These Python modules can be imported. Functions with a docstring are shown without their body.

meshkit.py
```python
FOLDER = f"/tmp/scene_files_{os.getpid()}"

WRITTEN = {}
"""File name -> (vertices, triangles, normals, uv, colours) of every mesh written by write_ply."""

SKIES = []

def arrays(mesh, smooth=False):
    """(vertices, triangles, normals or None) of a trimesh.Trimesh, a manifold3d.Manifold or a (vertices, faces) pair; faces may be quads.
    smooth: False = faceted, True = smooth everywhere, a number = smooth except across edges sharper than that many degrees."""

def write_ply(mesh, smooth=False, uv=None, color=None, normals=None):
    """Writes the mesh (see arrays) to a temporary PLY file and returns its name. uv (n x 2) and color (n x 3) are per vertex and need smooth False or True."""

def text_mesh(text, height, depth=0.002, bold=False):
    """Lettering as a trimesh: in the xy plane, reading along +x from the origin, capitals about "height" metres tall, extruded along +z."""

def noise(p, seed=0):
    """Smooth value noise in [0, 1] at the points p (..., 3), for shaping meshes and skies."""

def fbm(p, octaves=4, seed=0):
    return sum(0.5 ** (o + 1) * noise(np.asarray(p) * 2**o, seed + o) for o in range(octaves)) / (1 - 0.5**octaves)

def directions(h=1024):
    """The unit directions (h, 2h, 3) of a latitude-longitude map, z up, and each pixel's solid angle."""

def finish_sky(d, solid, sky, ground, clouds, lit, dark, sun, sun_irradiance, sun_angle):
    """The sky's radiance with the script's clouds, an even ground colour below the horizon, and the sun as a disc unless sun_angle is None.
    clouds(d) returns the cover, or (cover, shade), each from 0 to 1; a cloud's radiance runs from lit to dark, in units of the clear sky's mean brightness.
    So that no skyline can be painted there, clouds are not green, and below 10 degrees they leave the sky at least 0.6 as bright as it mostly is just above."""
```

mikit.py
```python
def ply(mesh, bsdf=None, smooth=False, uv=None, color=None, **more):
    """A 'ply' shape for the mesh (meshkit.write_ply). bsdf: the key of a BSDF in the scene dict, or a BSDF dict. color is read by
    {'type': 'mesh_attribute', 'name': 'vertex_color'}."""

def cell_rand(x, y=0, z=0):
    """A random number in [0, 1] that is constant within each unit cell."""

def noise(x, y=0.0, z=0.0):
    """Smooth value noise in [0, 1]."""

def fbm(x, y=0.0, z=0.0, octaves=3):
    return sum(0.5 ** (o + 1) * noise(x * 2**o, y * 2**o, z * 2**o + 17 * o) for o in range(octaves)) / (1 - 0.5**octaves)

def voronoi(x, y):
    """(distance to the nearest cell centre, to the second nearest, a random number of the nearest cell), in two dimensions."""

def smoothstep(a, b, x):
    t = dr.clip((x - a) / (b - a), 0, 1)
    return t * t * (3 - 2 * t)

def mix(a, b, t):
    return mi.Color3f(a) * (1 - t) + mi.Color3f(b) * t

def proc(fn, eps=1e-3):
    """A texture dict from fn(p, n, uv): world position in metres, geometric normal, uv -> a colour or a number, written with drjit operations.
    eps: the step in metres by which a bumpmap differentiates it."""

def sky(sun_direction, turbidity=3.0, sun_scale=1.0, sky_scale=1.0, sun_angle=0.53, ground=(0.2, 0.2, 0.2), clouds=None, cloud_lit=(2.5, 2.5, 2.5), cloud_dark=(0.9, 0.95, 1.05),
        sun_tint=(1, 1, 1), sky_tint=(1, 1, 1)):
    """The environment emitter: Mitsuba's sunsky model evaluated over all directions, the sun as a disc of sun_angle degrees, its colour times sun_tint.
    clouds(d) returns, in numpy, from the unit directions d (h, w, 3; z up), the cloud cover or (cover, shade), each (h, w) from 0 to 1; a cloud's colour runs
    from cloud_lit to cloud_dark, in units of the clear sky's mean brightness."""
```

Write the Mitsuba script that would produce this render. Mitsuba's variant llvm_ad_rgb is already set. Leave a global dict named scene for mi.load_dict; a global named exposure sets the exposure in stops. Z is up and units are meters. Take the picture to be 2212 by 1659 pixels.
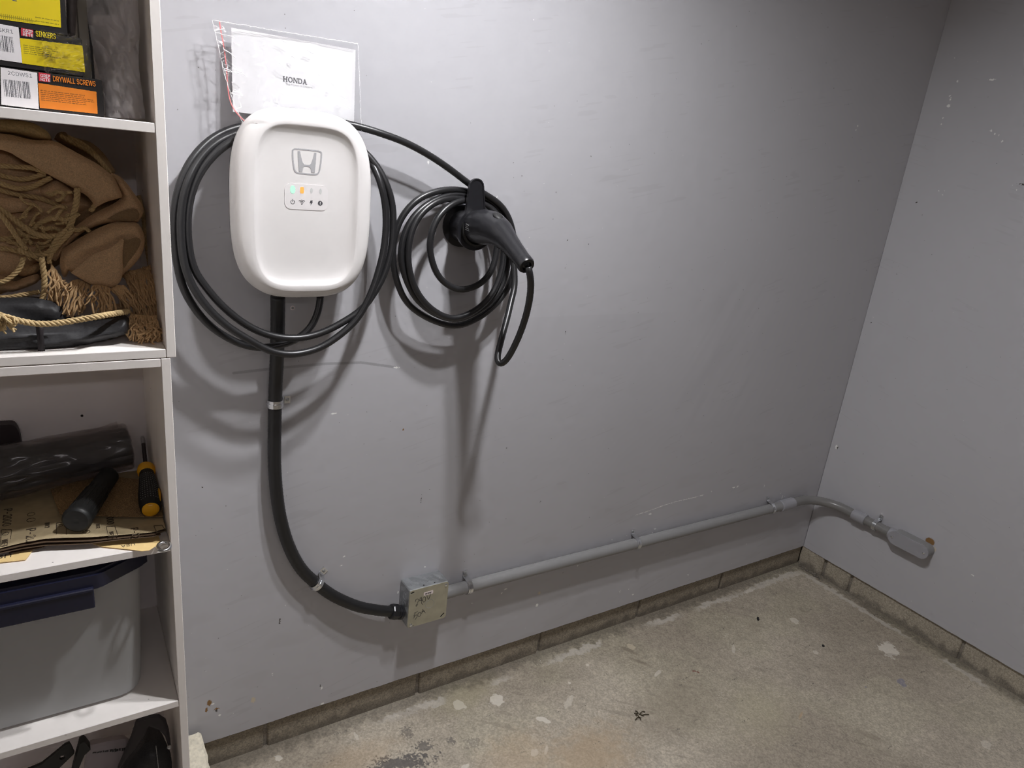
import math, random
import numpy as np, trimesh, drjit as dr, mitsuba as mi
import manifold3d as m3
from shapely import Polygon, Point, LineString, box as sbox, union_all, affinity, contains_xy
from scipy.spatial import Delaunay
from scipy.ndimage import gaussian_filter1d
import mikit, meshkit
from mikit import noise, fbm, voronoi, smoothstep, mix, cell_rand

T = mi.ScalarTransform4f
rng = random.Random(7)
scene = {'type': 'scene'}
labels = {}

# ---------------------------------------------------------------- camera, lights, exposure
exposure = 0.12
scene['camera'] = {'type': 'perspective', 'fov': 72.5, 'fov_axis': 'x', 'near_clip': 0.02, 'far_clip': 50.0,
    'to_world': T().look_at(origin=[-2.4166, -1.3744, 1.4403],
                            target=[-2.4166 + 0.53307, -1.3744 + 0.78657, 1.4403 - 0.31166],
                            up=[0.08090, 0.31929, 0.94420])}
LAMP = [(-1.735, -0.54), (-1.800, -0.68)]                  # the two bulbs of the lamp that hangs near the wall
LAMP_Z, LAMP_R = 2.20, 0.028
LAMP_L = [1650.0, 1640.0, 1675.0]
FILL_TUBE_L = [17.0, 15.7, 16.1]                                # added fill tube out of view, brightens the shaded parts

# ---------------------------------------------------------------- helpers
def mat(name, **kw):
    scene[name] = kw
    return name

def two(b): return {'type': 'twosided', 'bsdf': b}
def rgb(*c): return {'type': 'rgb', 'value': list(c)}

def prin(name, color, rough=0.5, metal=0.0, spec=0.5, bump=None, **kw):
    b = {'type': 'principled', 'base_color': color if isinstance(color, dict) else rgb(*color), 'roughness': rough, 'metallic': metal, 'specular': spec, **kw}
    if bump is not None:
        b = {'type': 'bumpmap', 'arbitrary': bump, 'bsdf': b, 'scale': 1.0}
    scene[name] = two(b)
    return name

used = {}
def key_of(name, parent=None):
    k = name if parent is None else parent + '__' + name
    n = used.get(k, 0); used[k] = n + 1
    return k if n == 0 else f'{k}_{n:03d}'

def thing(name, label, cat, group=None):
    k = key_of(name); labels[k] = {'label': label, 'category': cat}
    if group: labels[k]['group'] = group
    return k

def obj(name, mesh, m, parent=None, smooth=30, label=None, cat=None, group=None, kind=None, **more):
    k = key_of(name, parent)
    scene[k] = mikit.ply(mesh, m, smooth=smooth, **more)
    d = {}
    if label: d['label'] = label
    if cat: d['category'] = cat
    if group: d['group'] = group
    if kind: d['kind'] = kind
    if d: labels[k] = {**labels.get(k, {}), **d}
    return k

def cat(*ms): return trimesh.util.concatenate([m for m in ms])
def tm(man):
    q = man.to_mesh(); return trimesh.Trimesh(q.vert_properties[:, :3], q.tri_verts, process=False)

def bx(x0, x1, y0, y1, z0, z1, ch=0.0):
    c = np.array([(x0 + x1) / 2, (y0 + y1) / 2, (z0 + z1) / 2]); e = np.array([abs(x1 - x0), abs(y1 - y0), abs(z1 - z0)])
    if ch <= 0:
        m = trimesh.creation.box(e); m.apply_translation(c); return m
    pts = []
    for s in np.ndindex(2, 2, 2):
        s = np.array(s) * 2 - 1
        for a in range(3):
            q = e / 2 - ch; q[a] = e[a] / 2; pts.append(c + s * q)
    return tm(m3.Manifold.hull_points(np.array(pts)))

def frame(o, u, v):
    u = np.array(u, float); u /= np.linalg.norm(u); v = np.array(v, float); v -= u * v.dot(u); v /= np.linalg.norm(v)
    M = np.eye(4); M[:3, 0], M[:3, 1], M[:3, 2], M[:3, 3] = u, v, np.cross(u, v), o
    return M

def ext(poly, depth, M=None):
    gs = [g for g in getattr(poly, 'geoms', [poly]) if g.area > 0 and g.geom_type == 'Polygon']
    m = cat(*[trimesh.creation.extrude_polygon(g, depth, engine='earcut') for g in gs])
    if M is not None: m.apply_transform(M)
    return m

def wallA(x, d, z): return frame((x, -d, z), (1, 0, 0), (0, 0, 1))     # local +z points out of the back wall
def text(s, h, M, depth=0.0003, bold=False, sx=1.0):
    m = meshkit.text_mesh(s, h, depth, bold); m.vertices[:, 0] *= sx; m.apply_transform(M); return m

def spline(pts, step=0.006, soft=0.0):
    P = np.array(pts, float); n = len(P)
    Q = np.vstack([2 * P[0] - P[1], P, 2 * P[-1] - P[-2]]); out = []
    for i in range(n - 1):
        a, b, c, d = Q[i:i + 4]; k = max(2, int(np.linalg.norm(c - b) / step))
        t = np.arange(k)[:, None] / k
        out.append(0.5 * (2 * b + (c - a) * t + (2 * a - 5 * b + 4 * c - d) * t**2 + (3 * b - a - 3 * c + d) * t**3))
    C = np.vstack(out + [P[-1:]])
    s = np.concatenate([[0], np.cumsum(np.linalg.norm(np.diff(C, axis=0), axis=1))])
    g = np.linspace(0, s[-1], max(3, int(s[-1] / step) + 1))
    C = np.stack([np.interp(g, s, C[:, k]) for k in range(3)], 1)
    if soft > 0:
        e0, e1 = C[0].copy(), C[-1].copy()
        C = gaussian_filter1d(C, soft / step, axis=0, mode='nearest'); C[0], C[-1] = e0, e1
    return C

def frames(C):
    t = np.gradient(C, axis=0); t /= np.maximum(np.linalg.norm(t, axis=1, keepdims=True), 1e-12)
    a = np.array([0, 0, 1.0]) if abs(t[0][2]) < 0.9 else np.array([1.0, 0, 0])
    n = np.cross(t[0], a); n /= np.linalg.norm(n); N = [n]
    for i in range(1, len(C)):
        n = N[-1] - t[i] * N[-1].dot(t[i]); n /= max(np.linalg.norm(n), 1e-12); N.append(n)
    N = np.array(N); return t, N, np.cross(t, N)

def tube(C, r, n=12, caps=True):
    C = np.array(C, float); t, N, B = frames(C); k = len(C)
    r = np.broadcast_to(np.asarray(r, float), (k,))[:, None, None]
    a = np.arange(n) / n * 2 * math.pi
    V = C[:, None] + r * (np.cos(a)[None, :, None] * N[:, None] + np.sin(a)[None, :, None] * B[:, None])
    i, j = np.meshgrid(np.arange(k - 1), np.arange(n), indexing='ij'); j2 = (j + 1) % n
    F = np.stack([i * n + j, i * n + j2, (i + 1) * n + j2, (i + 1) * n + j], -1).reshape(-1, 4)
    F = np.vstack([F[:, [0, 1, 2]], F[:, [0, 2, 3]]]); V = V.reshape(-1, 3)
    if caps:
        V = np.vstack([V, C[:1], C[-1:]]); q = np.arange(n); q2 = (q + 1) % n
        F = np.vstack([F, np.stack([q2, q, np.full(n, k * n)], 1), np.stack([(k - 1) * n + q, (k - 1) * n + q2, np.full(n, k * n + 1)], 1)])
    return trimesh.Trimesh(V, F, process=False)

def rope(pts, r=0.0034, pitch=0.017, strands=3, step=0.0022, n=6, soft=0.004):
    C = spline(pts, step, soft); t, N, B = frames(C)
    s = np.arange(len(C)) * step; out = []
    for k in range(strands):
        a = s / pitch * 2 * math.pi + k * 2 * math.pi / strands
        out.append(tube(C + 0.52 * r * (np.cos(a)[:, None] * N + np.sin(a)[:, None] * B), 0.56 * r, n))
    return cat(*out)

def lathe(profile, M, n=32):
    m = trimesh.creation.revolve(np.array(profile, float), sections=n); m.apply_transform(M)
    if m.volume < 0: m.invert()
    return m

def chain(js, ref=0.0, it=0, circ=28):
    ms = []
    for (p, r), (q, s) in zip(js[:-1], js[1:]):
        a = m3.Manifold.sphere(r, circ).translate(list(map(float, p))); b = m3.Manifold.sphere(s, circ).translate(list(map(float, q)))
        ms.append(m3.Manifold.batch_hull([a, b]))
    m = m3.Manifold.batch_boolean(ms, m3.OpType.Add)
    if ref: m = m.refine_to_length(ref)
    t = tm(m)
    if it:
        t.merge_vertices(); trimesh.smoothing.filter_taubin(t, iterations=it)
    return t

def pillow(outline, bulge=0.02, w=0.02, thick=0.03, res=0.005, wr=0.0, wr_dir=(1, 0), wr_len=(0.05, 0.012), seed=0, tilt=(0, 0), curve=True):
    """a cloth-like closed body: the outline (3-D points at its depth) bulges towards the room (-y), with drawn-out wrinkles."""
    P = np.array(outline, float)
    if curve: P = spline(np.vstack([P, P[:1]]), res)[:-1]
    y0 = P[:, 1].mean()
    pg = Polygon(P[:, [0, 2]]).buffer(0)
    if pg.geom_type != 'Polygon': pg = max(pg.geoms, key=lambda g: g.area)
    ring = np.array(pg.exterior.segmentize(res).coords)[:-1]
    x0, z0, x1, z1 = pg.bounds
    gx, gz = np.meshgrid(np.arange(x0, x1, res), np.arange(z0, z1, res))
    gx = gx + (np.arange(gx.shape[0])[:, None] % 2) * res / 2
    g = np.stack([gx.ravel(), gz.ravel()], 1)
    inner = pg.buffer(-res * 0.55)
    g = g[contains_xy(inner, g[:, 0], g[:, 1])]
    V2 = np.vstack([ring, g]); tri = Delaunay(V2).simplices
    cen = V2[tri].mean(1); tri = tri[contains_xy(pg, cen[:, 0], cen[:, 1])]
    bd = pg.exterior
    d = np.array([bd.distance(Point(p)) for p in V2]); d[:len(ring)] = 0
    e = np.clip(d / w, 0, 1); h = bulge * np.sqrt(1 - (1 - e)**2)
    if wr:
        c, s = wr_dir[0] / math.hypot(*wr_dir), wr_dir[1] / math.hypot(*wr_dir)
        q = np.stack([(V2[:, 0] * c + V2[:, 1] * s) / wr_len[0], (-V2[:, 0] * s + V2[:, 1] * c) / wr_len[1], np.full(len(V2), seed * 3.7)], 1)
        h = h + wr * (meshkit.fbm(q, 3, seed) - 0.5) * 2 * np.minimum(1, e * 2)
    mid = V2.mean(0)
    yy = y0 + tilt[0] * (V2[:, 0] - mid[0]) + tilt[1] * (V2[:, 1] - mid[1])
    f = np.stack([V2[:, 0], yy - h, V2[:, 1]], 1); b = np.stack([V2[:, 0], yy + thick * np.sqrt(e) * 0.999 + 1e-4, V2[:, 1]], 1)
    k = len(V2); a = V2[tri]; area = (a[:, 1, 0] - a[:, 0, 0]) * (a[:, 2, 1] - a[:, 0, 1]) - (a[:, 1, 1] - a[:, 0, 1]) * (a[:, 2, 0] - a[:, 0, 0])
    tri = np.where(area[:, None] > 0, tri, tri[:, ::-1])
    r = np.arange(len(ring)); r2 = (r + 1) % len(ring)
    F = np.vstack([tri, tri[:, ::-1] + k, np.stack([r, r + k, r2 + k], 1), np.stack([r, r2 + k, r2], 1)])
    m = trimesh.Trimesh(np.vstack([f, b]), F, process=False)
    m.fix_normals(); return m

def sheet(P, thick=0.0008):
    """a grid of points (n, m, 3) given a thickness"""
    P = np.array(P, float); n, m = P.shape[:2]
    du = np.gradient(P, axis=0); dv = np.gradient(P, axis=1); N = np.cross(du, dv); N /= np.maximum(np.linalg.norm(N, axis=2, keepdims=True), 1e-12)
    V = np.vstack([P.reshape(-1, 3), (P - N * thick).reshape(-1, 3)]); k = n * m
    i, j = np.meshgrid(np.arange(n - 1), np.arange(m - 1), indexing='ij'); a = (i * m + j).ravel(); q = np.stack([a, a + m, a + m + 1, a + 1], 1)
    edge = np.concatenate([np.arange(m), np.arange(1, n) * m + m - 1, (n - 1) * m + np.arange(m - 2, -1, -1), np.arange(n - 2, 0, -1) * m]); e2 = np.roll(edge, -1)
    F = np.vstack([q, q[:, ::-1] + k, np.stack([edge, e2, e2 + k, edge + k], 1)])
    F = np.vstack([F[:, [0, 1, 2]], F[:, [0, 2, 3]]])
    t = trimesh.Trimesh(V, F, process=False); t.fix_normals(); return t

def super_ring(a, b, n, k=96, cx=0.0, cz=0.0):
    t = np.arange(k) / k * 2 * math.pi
    c, s = np.cos(t), np.sin(t)
    return np.stack([cx + a * np.sign(c) * np.abs(c)**(2 / n), cz + b * np.sign(s) * np.abs(s)**(2 / n)], 1)

def rings(R, close0=True, close1=True):
    """skin between rings of the same number of points (list of (k, 3) arrays)"""
    k = len(R[0]); V = np.vstack(R); F = []
    j = np.arange(k); j2 = (j + 1) % k
    for i in range(len(R) - 1):
        F += [np.stack([i * k + j, i * k + j2, (i + 1) * k + j2], 1), np.stack([i * k + j, (i + 1) * k + j2, (i + 1) * k + j], 1)]
    if close0:
        V = np.vstack([V, R[0].mean(0)[None]]); F.append(np.stack([j2, j, np.full(k, len(V) - 1)], 1))
    if close1:
        V = np.vstack([V, R[-1].mean(0)[None]]); o = (len(R) - 1) * k; F.append(np.stack([o + j, o + j2, np.full(k, len(V) - 1)], 1))
    t = trimesh.Trimesh(V, np.vstack(F), process=False); t.fix_normals(); return t

def rrect(w, h, r, cx=0, cy=0): return affinity.translate(sbox(-w / 2 + r, -h / 2 + r, w / 2 - r, h / 2 - r).buffer(r, quad_segs=6), cx, cy)

# ---------------------------------------------------------------- materials
WHITE_CHIP, DARK, BROWN, BEIGE = (0.72, 0.72, 0.70), (0.06, 0.055, 0.05), (0.20, 0.11, 0.04), (0.50, 0.44, 0.34)
CHIPS_A = [  # x, z, half width, half height, tone : paint chips and nicks in the back wall
    (P, a, b, t) for P, a, b, t in [
    ((-1.9392, 0.0000, 0.8671), .006, .0025, 0), ((-1.7553, 0.0000, 1.4042), .0025, .0025, 0), ((-1.6680, 0.0000, 1.3687), .002, .0015, 0), ((-1.5822, 0.0000, 1.3437), .0015, .004, 0),
    ((-2.1142, 0.0000, 0.1636), .005, .008, 3), ((-1.9044, 0.0000, 0.5009), .0025, .0015, 0), ((-1.9116, 0.0000, 0.4774), .0025, .0015, 0), ((-1.7598, 0.0000, 0.3614), .0015, .003, 0), ((-1.7991, 0.0000, 0.9614), .006, .002, 0),
    ((-1.4286, 0.0000, 0.2773), .005, .002, 0), ((-1.4398, 0.0000, 0.2682), .002, .0015, 0), ((-1.3057, 0.0000, 0.2303), .0045, .007, 3), ((-1.3081, 0.0000, 0.1892), .005, .006, 0), ((-1.1734, 0.0000, 0.2896), .003, .003, 0),
    ((-0.8700, 0.0000, 0.3503), .005, .002, 0), ((-0.8795, 0.0000, 0.3389), .002, .002, 0), ((-0.9147, 0.0000, 0.1144), .004, .002, 0), ((-0.9769, 0.0000, 0.1444), .0015, .004, 0), ((-0.9385, 0.0000, 0.1407), .0015, .0015, 0),
    ((-0.6609, 0.0000, 0.1219), .003, .003, 0), ((-0.5199, 0.0000, 0.4355), .006, .003, 0), ((-0.5009, 0.0000, 0.4357), .005, .004, 0), ((-0.3495, 0.0000, 0.4107), .002, .005, 0), ((-0.2241, 0.0000, 0.3446), .0025, .008, 0),
    ((-0.2103, 0.0000, 0.3439), .002, .002, 0), ((-0.2386, 0.0000, 0.3626), .002, .003, 0), ((-0.3211, 0.0000, 1.6329), .003, .003, 0), ((-0.3253, 0.0000, 1.6204), .002, .002, 0), ((-2.0416, 0.0000, 0.4045), .0015, .0012, 0),
    ((-0.6326, 0.0000, 0.4417), .002, .002, 0), ((-0.9061, 0.0000, 0.4114), .006, .0025, 0), ((-0.3739, 0.0000, 0.1806), .0012, .004, 0), ((-1.5348, 0.0000, 0.2622), .004, .0012, 0), ((-1.6891, 0.0000, 0.4167), .002, .002, 0),
    ((-1.9506, -0.0000, 0.1352), .002, .005, 0), ((-1.9471, 0.0000, 0.0850), .004, .003, 0), ((-2.0707, 0.0000, 0.2195), .0012, .003, 0), ((-1.0508, 0.0000, 0.3508), .0015, .0015, 0), ((-0.9906, 0.0000, 0.3519), .0015, .001, 0),
    ((-1.3383, 0.0000, 1.0241), .0015, .0045, 1), ((-1.3659, 0.0000, 1.1937), .001, .003, 1), ((-1.3704, 0.0000, 1.2557), .0015, .0015, 1), ((-1.3473, 0.0000, 0.5401), .0012, .0035, 1), ((-1.7738, 0.0000, 0.8083), .0015, .002, 2), ((-1.7141, 0.0000, 0.6178), .0012, .008, 1),
    ((-2.0540, 0.0000, 0.3653), .0012, .006, 1), ((-0.2449, 0.0000, 1.4753), .0015, .0015, 1), ((-1.9544, 0.0000, 0.1480), .001, .005, 1), ((-2.2083, 0.0000, 0.7361), .0015, .0015, 1), ((-2.2238, 0.0000, 0.6286), .001, .002, 1), ((-1.4849, 0.0000, 0.6797), .001, .001, 1),
    ((-2.2097, -0.0000, 0.1927), .0055, .008, 2), ((-2.2159, 0.0000, 0.1770), .003, .007, 2), ((-2.1945, 0.0000, 0.1708), .006, .0025, 2), ((-2.2029, 0.0000, 0.1874), .003, .002, 0), ((-2.1890, 0.0000, 0.1499), .003, .003, 0), ((-2.1946, 0.0000, 0.1655), .0025, .004, 1)]]
CHIPS_B = [
    ((0.0000, -0.1873, 1.8051), .010, .0025, 0), ((0.0000, -0.0892, 1.8018), .003, .003, 0), ((0.0000, -0.0789, 1.7600), .003, .0025, 0), ((0.0000, -0.0831, 1.7504), .0025, .004, 0), ((0.0000, -0.0835, 1.7299), .006, .005, 0), ((0.0000, -0.0767, 1.6939), .002, .002, 0),
    ((0.0000, -0.0762, 1.6757), .0015, .0015, 0), ((0.0000, -0.2305, 1.6610), .003, .003, 0), ((0.0000, -0.2436, 1.6522), .002, .002, 0), ((0.0000, -0.2551, 1.6486), .003, .002, 0), ((0.0000, -0.2704, 1.6321), .0025, .003, 0), ((0.0000, -0.1283, 1.4737), .0015, .0012, 0),
    ((0.0000, -0.1435, 1.4622), .0015, .0015, 0), ((0.0000, -0.1455, 1.4754), .0012, .001, 0), ((0.0000, -0.0617, 1.8709), .003, .0012, 0), ((0.0000, -0.3588, 1.5150), .009, .002, 1), ((0.0000, -0.0679, 1.4305), .003, .003, 1), ((0.0000, -0.0253, 0.5244), .0055, .009, 0),
    ((0.0000, -0.0292, 0.5242), .002, .006, 1), ((0.0000, -0.1988, 0.3260), .001, .004, 0), ((0.0000, -0.2535, 0.3605), .001, .006, 0), ((0.0000, -0.0762, 0.3151), .002, .002, 0), ((0.0000, -0.5816, 0.3076), .004, .002, 0), ((0.0000, -0.0267, 1.0287), .003, .001, 0),
    ((0.0000, -0.0272, 1.0086), .0015, .0015, 1), ((0.0000, -0.4304, 0.3470), .016, .014, 2), ((0.0000, -0.4470, 0.3277), .010, .009, 3), ((0.0000, -0.3502, 1.4983), .002, .002, 0)]

def chips(c, u, v, lst, tones):
    wob = 0.0016 * (noise(u * 420, v * 420) - 0.5) * 2
    for (P, a, b, t), i in zip(lst, range(len(lst))):
        x, z = P
        d = dr.sqrt(dr.square((u - x) / a) + dr.square((v - z) / b)) + wob / min(a, b)
        c = mix(c, tones[t], smoothstep(1.1, 0.75, d))
    return c
TONES = [WHITE_CHIP, DARK, BROWN, BEIGE]
ARC = [(x, z) for x, y, z in [(-2.1440, 0.0000, 0.9748), (-2.0594, 0.0000, 0.9792), (-1.9642, 0.0000, 0.9815), (-1.8830, 0.0000, 0.9790), (-1.8047, 0.0000, 0.9629)]]
CRACK = [(x, z) for x, y, z in [(-0.9705, 0.0000, 0.4196), (-0.9168, 0.0000, 0.4234), (-0.8583, 0.0000, 0.4300), (-0.7934, 0.0000, 0.4341), (-0.7337, 0.0000, 0.4330), (-0.6686, 0.0000, 0.4345)]]

def seg_dist(u, v, pts):
    best = mi.Float(9)
    for (ax, az), (bx_, bz) in zip(pts[:-1], pts[1:]):
        dx, dz = bx_ - ax, bz - az; L = dx * dx + dz * dz
        t = dr.clip(((u - ax) * dx + (v - az) * dz) / L, 0, 1)
        best = dr.minimum(best, dr.sqrt(dr.square(u - ax - t * dx) + dr.square(v - az - t * dz)))
    return best

def dot_layer(x, y, k, share):
    """round dots of random size and place, one at most in each unit cell"""
    i, j = dr.floor(x), dr.floor(y)
    d = dr.sqrt(dr.square(x - i - 0.25 - 0.5 * cell_rand(i, j, k)) + dr.square(y - j - 0.25 - 0.5 * cell_rand(i, j, k + 1)))
    r = 0.02 + 0.055 * dr.square(cell_rand(i, j, k + 2))
    return smoothstep(r, 0.6 * r, d) * dr.select(cell_rand(i, j, k + 3) < share, 1.0, 0.0)
def specks(c, u, v):
    c = mix(c, (0.10, 0.095, 0.09), 0.75 * dot_layer(u * 34, v * 34, 11, 0.06))
    return mix(c, WHITE_CHIP, 0.7 * dot_layer(u * 40 + 5, v * 40, 21, 0.025))

PAINT = (0.400, 0.398, 0.418)
def wall_a(p, n, uv):
    u, v = p.x, p.z
    c = mi.Color3f(PAINT) * (0.97 + 0.06 * fbm(u * 3, v * 3))
    c = mix(c, (0.33, 0.32, 0.32), 0.18 * smoothstep(0.55, 0.75, fbm(u * 9, v * 26)) * smoothstep(0.9, 0.3, v))
    # brushed touch-up strokes
    a, b = u * 0.5 + v * 0.87, u * 0.87 - v * 0.5
    zone = smoothstep(0.22, 0.1, dr.abs(u + 0.72)) * smoothstep(0.30, 0.12, dr.abs(v - 0.93))
    c = c * (1 + 0.10 * zone * (fbm(b * 34, a * 5) - 0.5))
    c = c * (1 - 0.035 * smoothstep(1.068, 1.064, v) * smoothstep(-1.60, -1.5, u) * smoothstep(-0.9, -1.1, u))
    # a dark scuff and a white scratch
    c = mix(c, (0.25, 0.25, 0.26), 0.75 * smoothstep(0.0034, 0.0022, seg_dist(u, v, ARC)))
    cr = seg_dist(u, v, CRACK) + 0.0022 * (noise(u * 240, v * 240) - 0.35)
    c = mix(c, WHITE_CHIP, 0.9 * smoothstep(0.0016, 0.0008, cr))
    # fine scratches
    s = smoothstep(0.80, 0.84, noise(u * 9 + v * 30, v * 190 - u * 45)) * smoothstep(0.6, 0.7, noise(u * 14, v * 14))
    c = mix(c, (0.22, 0.21, 0.21), 0.10 * s)
    c = specks(c, u, v)
    return chips(c, u, v, [((P[0], P[2]), a, b, t) for P, a, b, t in CHIPS_A], TONES)
def wall_b(p, n, uv):
    u, v = p.y, p.z
    c = mi.Color3f(PAINT) * (0.97 + 0.06 * fbm(u * 3, v * 3))
    c = specks(c, u, v)
    s = smoothstep(0.80, 0.84, noise(u * 9 + v * 30, v * 190 - u * 45)) * smoothstep(0.6, 0.7, noise(u * 14, v * 14))
    c = mix(c, (0.22, 0.21, 0.21), 0.08 * s)
    return chips(c, u, v, [((P[1], P[2]), a, b, t) for P, a, b, t in CHIPS_B], TONES)
def wall_bump(p, n, uv): return 0.0006 * fbm(p.x * 55 + p.y * 55, p.z * 55, octaves=2)
prin('mat_wall_a', mikit.proc(wall_a), 0.42, spec=0.4, bump=mikit.proc(wall_bump, 2e-3))
prin('mat_wall_b', mikit.proc(wall_b), 0.42, spec=0.4, bump=mikit.proc(wall_bump, 2e-3))
prin('mat_room', (0.40, 0.385, 0.39), 0.8)
prin('mat_ceiling', (0.72, 0.71, 0.70), 0.85)

STAINS = [  # on the floor: centre, half lengths along x and y, turn, tone, strength
    ((-1.5896, -0.0763, 0.0000), .016, .020, .4, 0, .8), ((-1.4877, -0.1043, 0.0000), .026, .018, .2, 0, .8), ((-1.4083, -0.2221, 0.0000), .010, .018, .7, 0, .85), ((-2.0660, -0.0372, 0.0000), .009, .012, .2, 0, .6), ((-1.8768, -0.0546, -0.0000), .005, .016, .1, 0, .5),
    ((-0.1715, -0.4833, 0.0000), .042, .030, .5, 0, .75), ((-0.3457, -0.2355, 0.0000), .015, .016, .1, 0, .45), ((-0.2623, -0.2131, 0.0000), .010, .018, .1, 4, .5), ((-1.3028, -0.1964, -0.0000), .030, .010, .6, 0, .4), ((-0.9806, -0.0931, 0.0000), .012, .014, 0, 3, .6),
    ((-1.0010, -0.1051, 0.0000), .010, .040, .5, 4, .7), ((-1.0032, -0.1618, 0.0000), .008, .040, .6, 4, .7), ((-0.2887, -0.5943, 0.0000), .022, .012, .6, 5, .5), ((-0.4213, -0.5537, 0.0000), .003, .003, 0, 5, .8), ((-1.8154, -0.1795, -0.0000), .080, .026, -.2, 1, .8),
    ((-1.7371, -0.1588, 0.0000), .022, .018, .2, 1, .65), ((-1.7544, -0.0977, 0.0000), .016, .022, 0, 1, .45), ((-1.6660, -0.1742, 0.0000), .012, .012, 0, 1, .55), ((-1.6213, -0.2043, 0.0000), .020, .022, .5, 1, .3), ((-0.9894, -0.2236, 0.0000), .018, .006, .3, 0, .5), ((-0.4276, -0.3806, 0.0000), .010, .010, 0, 0, .4),
    ((-1.0251, -0.3659, 0.0000), .16, .12, .3, 4, .38), ((-1.2140, -0.3520, 0.0000), .30, .10, .3, 4, .22), ((-0.6002, -0.6781, 0.0000), .014, .040, .5, 4, .45), ((-1.4915, -0.3007, 0.0000), .012, .009, .3, 0, .7), ((-0.3475, -0.0435, 0.0000), .03, .012, .2, 0, .5), ((-1.4603, -0.3080, -0.0000), .016, .004, .8, 0, .6),
    ((-1.6725, -0.2612, 0.0000), .016, .008, .2, 0, .7), ((-1.3726, -0.3803, 0.0000), .16, .10, .2, 6, .45), ((-1.5408, -0.3002, 0.0000), .12, .10, .2, 6, .35), ((-1.9127, -0.1237, -0.0000), .14, .05, .1, 6, .30), ((-1.5512, -0.0510, 0.0000), .12, .06, .3, 7, .35), ((-0.8144, -0.4806, 0.0000), .16, .10, .3, 7, .25), ((-0.7193, -0.5361, 0.0000), .02, .004, .4, 6, .6),
    ((-1.5102, -0.0310, 0.0000), .06, .02, .3, 4, .35), ((-1.2950, -0.0700, 0.0000), .05, .03, .3, 4, .30), ((-0.5031, -0.1924, 0.0000), .05, .03, .2, 4, .3), ((-1.2601, -0.1389, 0.0000), .005, .005, 0, 0, .7), ((-1.1632, -0.1032, 0.0000), .005, .006, 0, 0, .6), ((-0.3095, -0.8532, -0.0000), .015, .015, 0, 0, .4), ((-0.6738, -0.2480, 0.0000), .02, .006, .7, 0, .4)]
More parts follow.
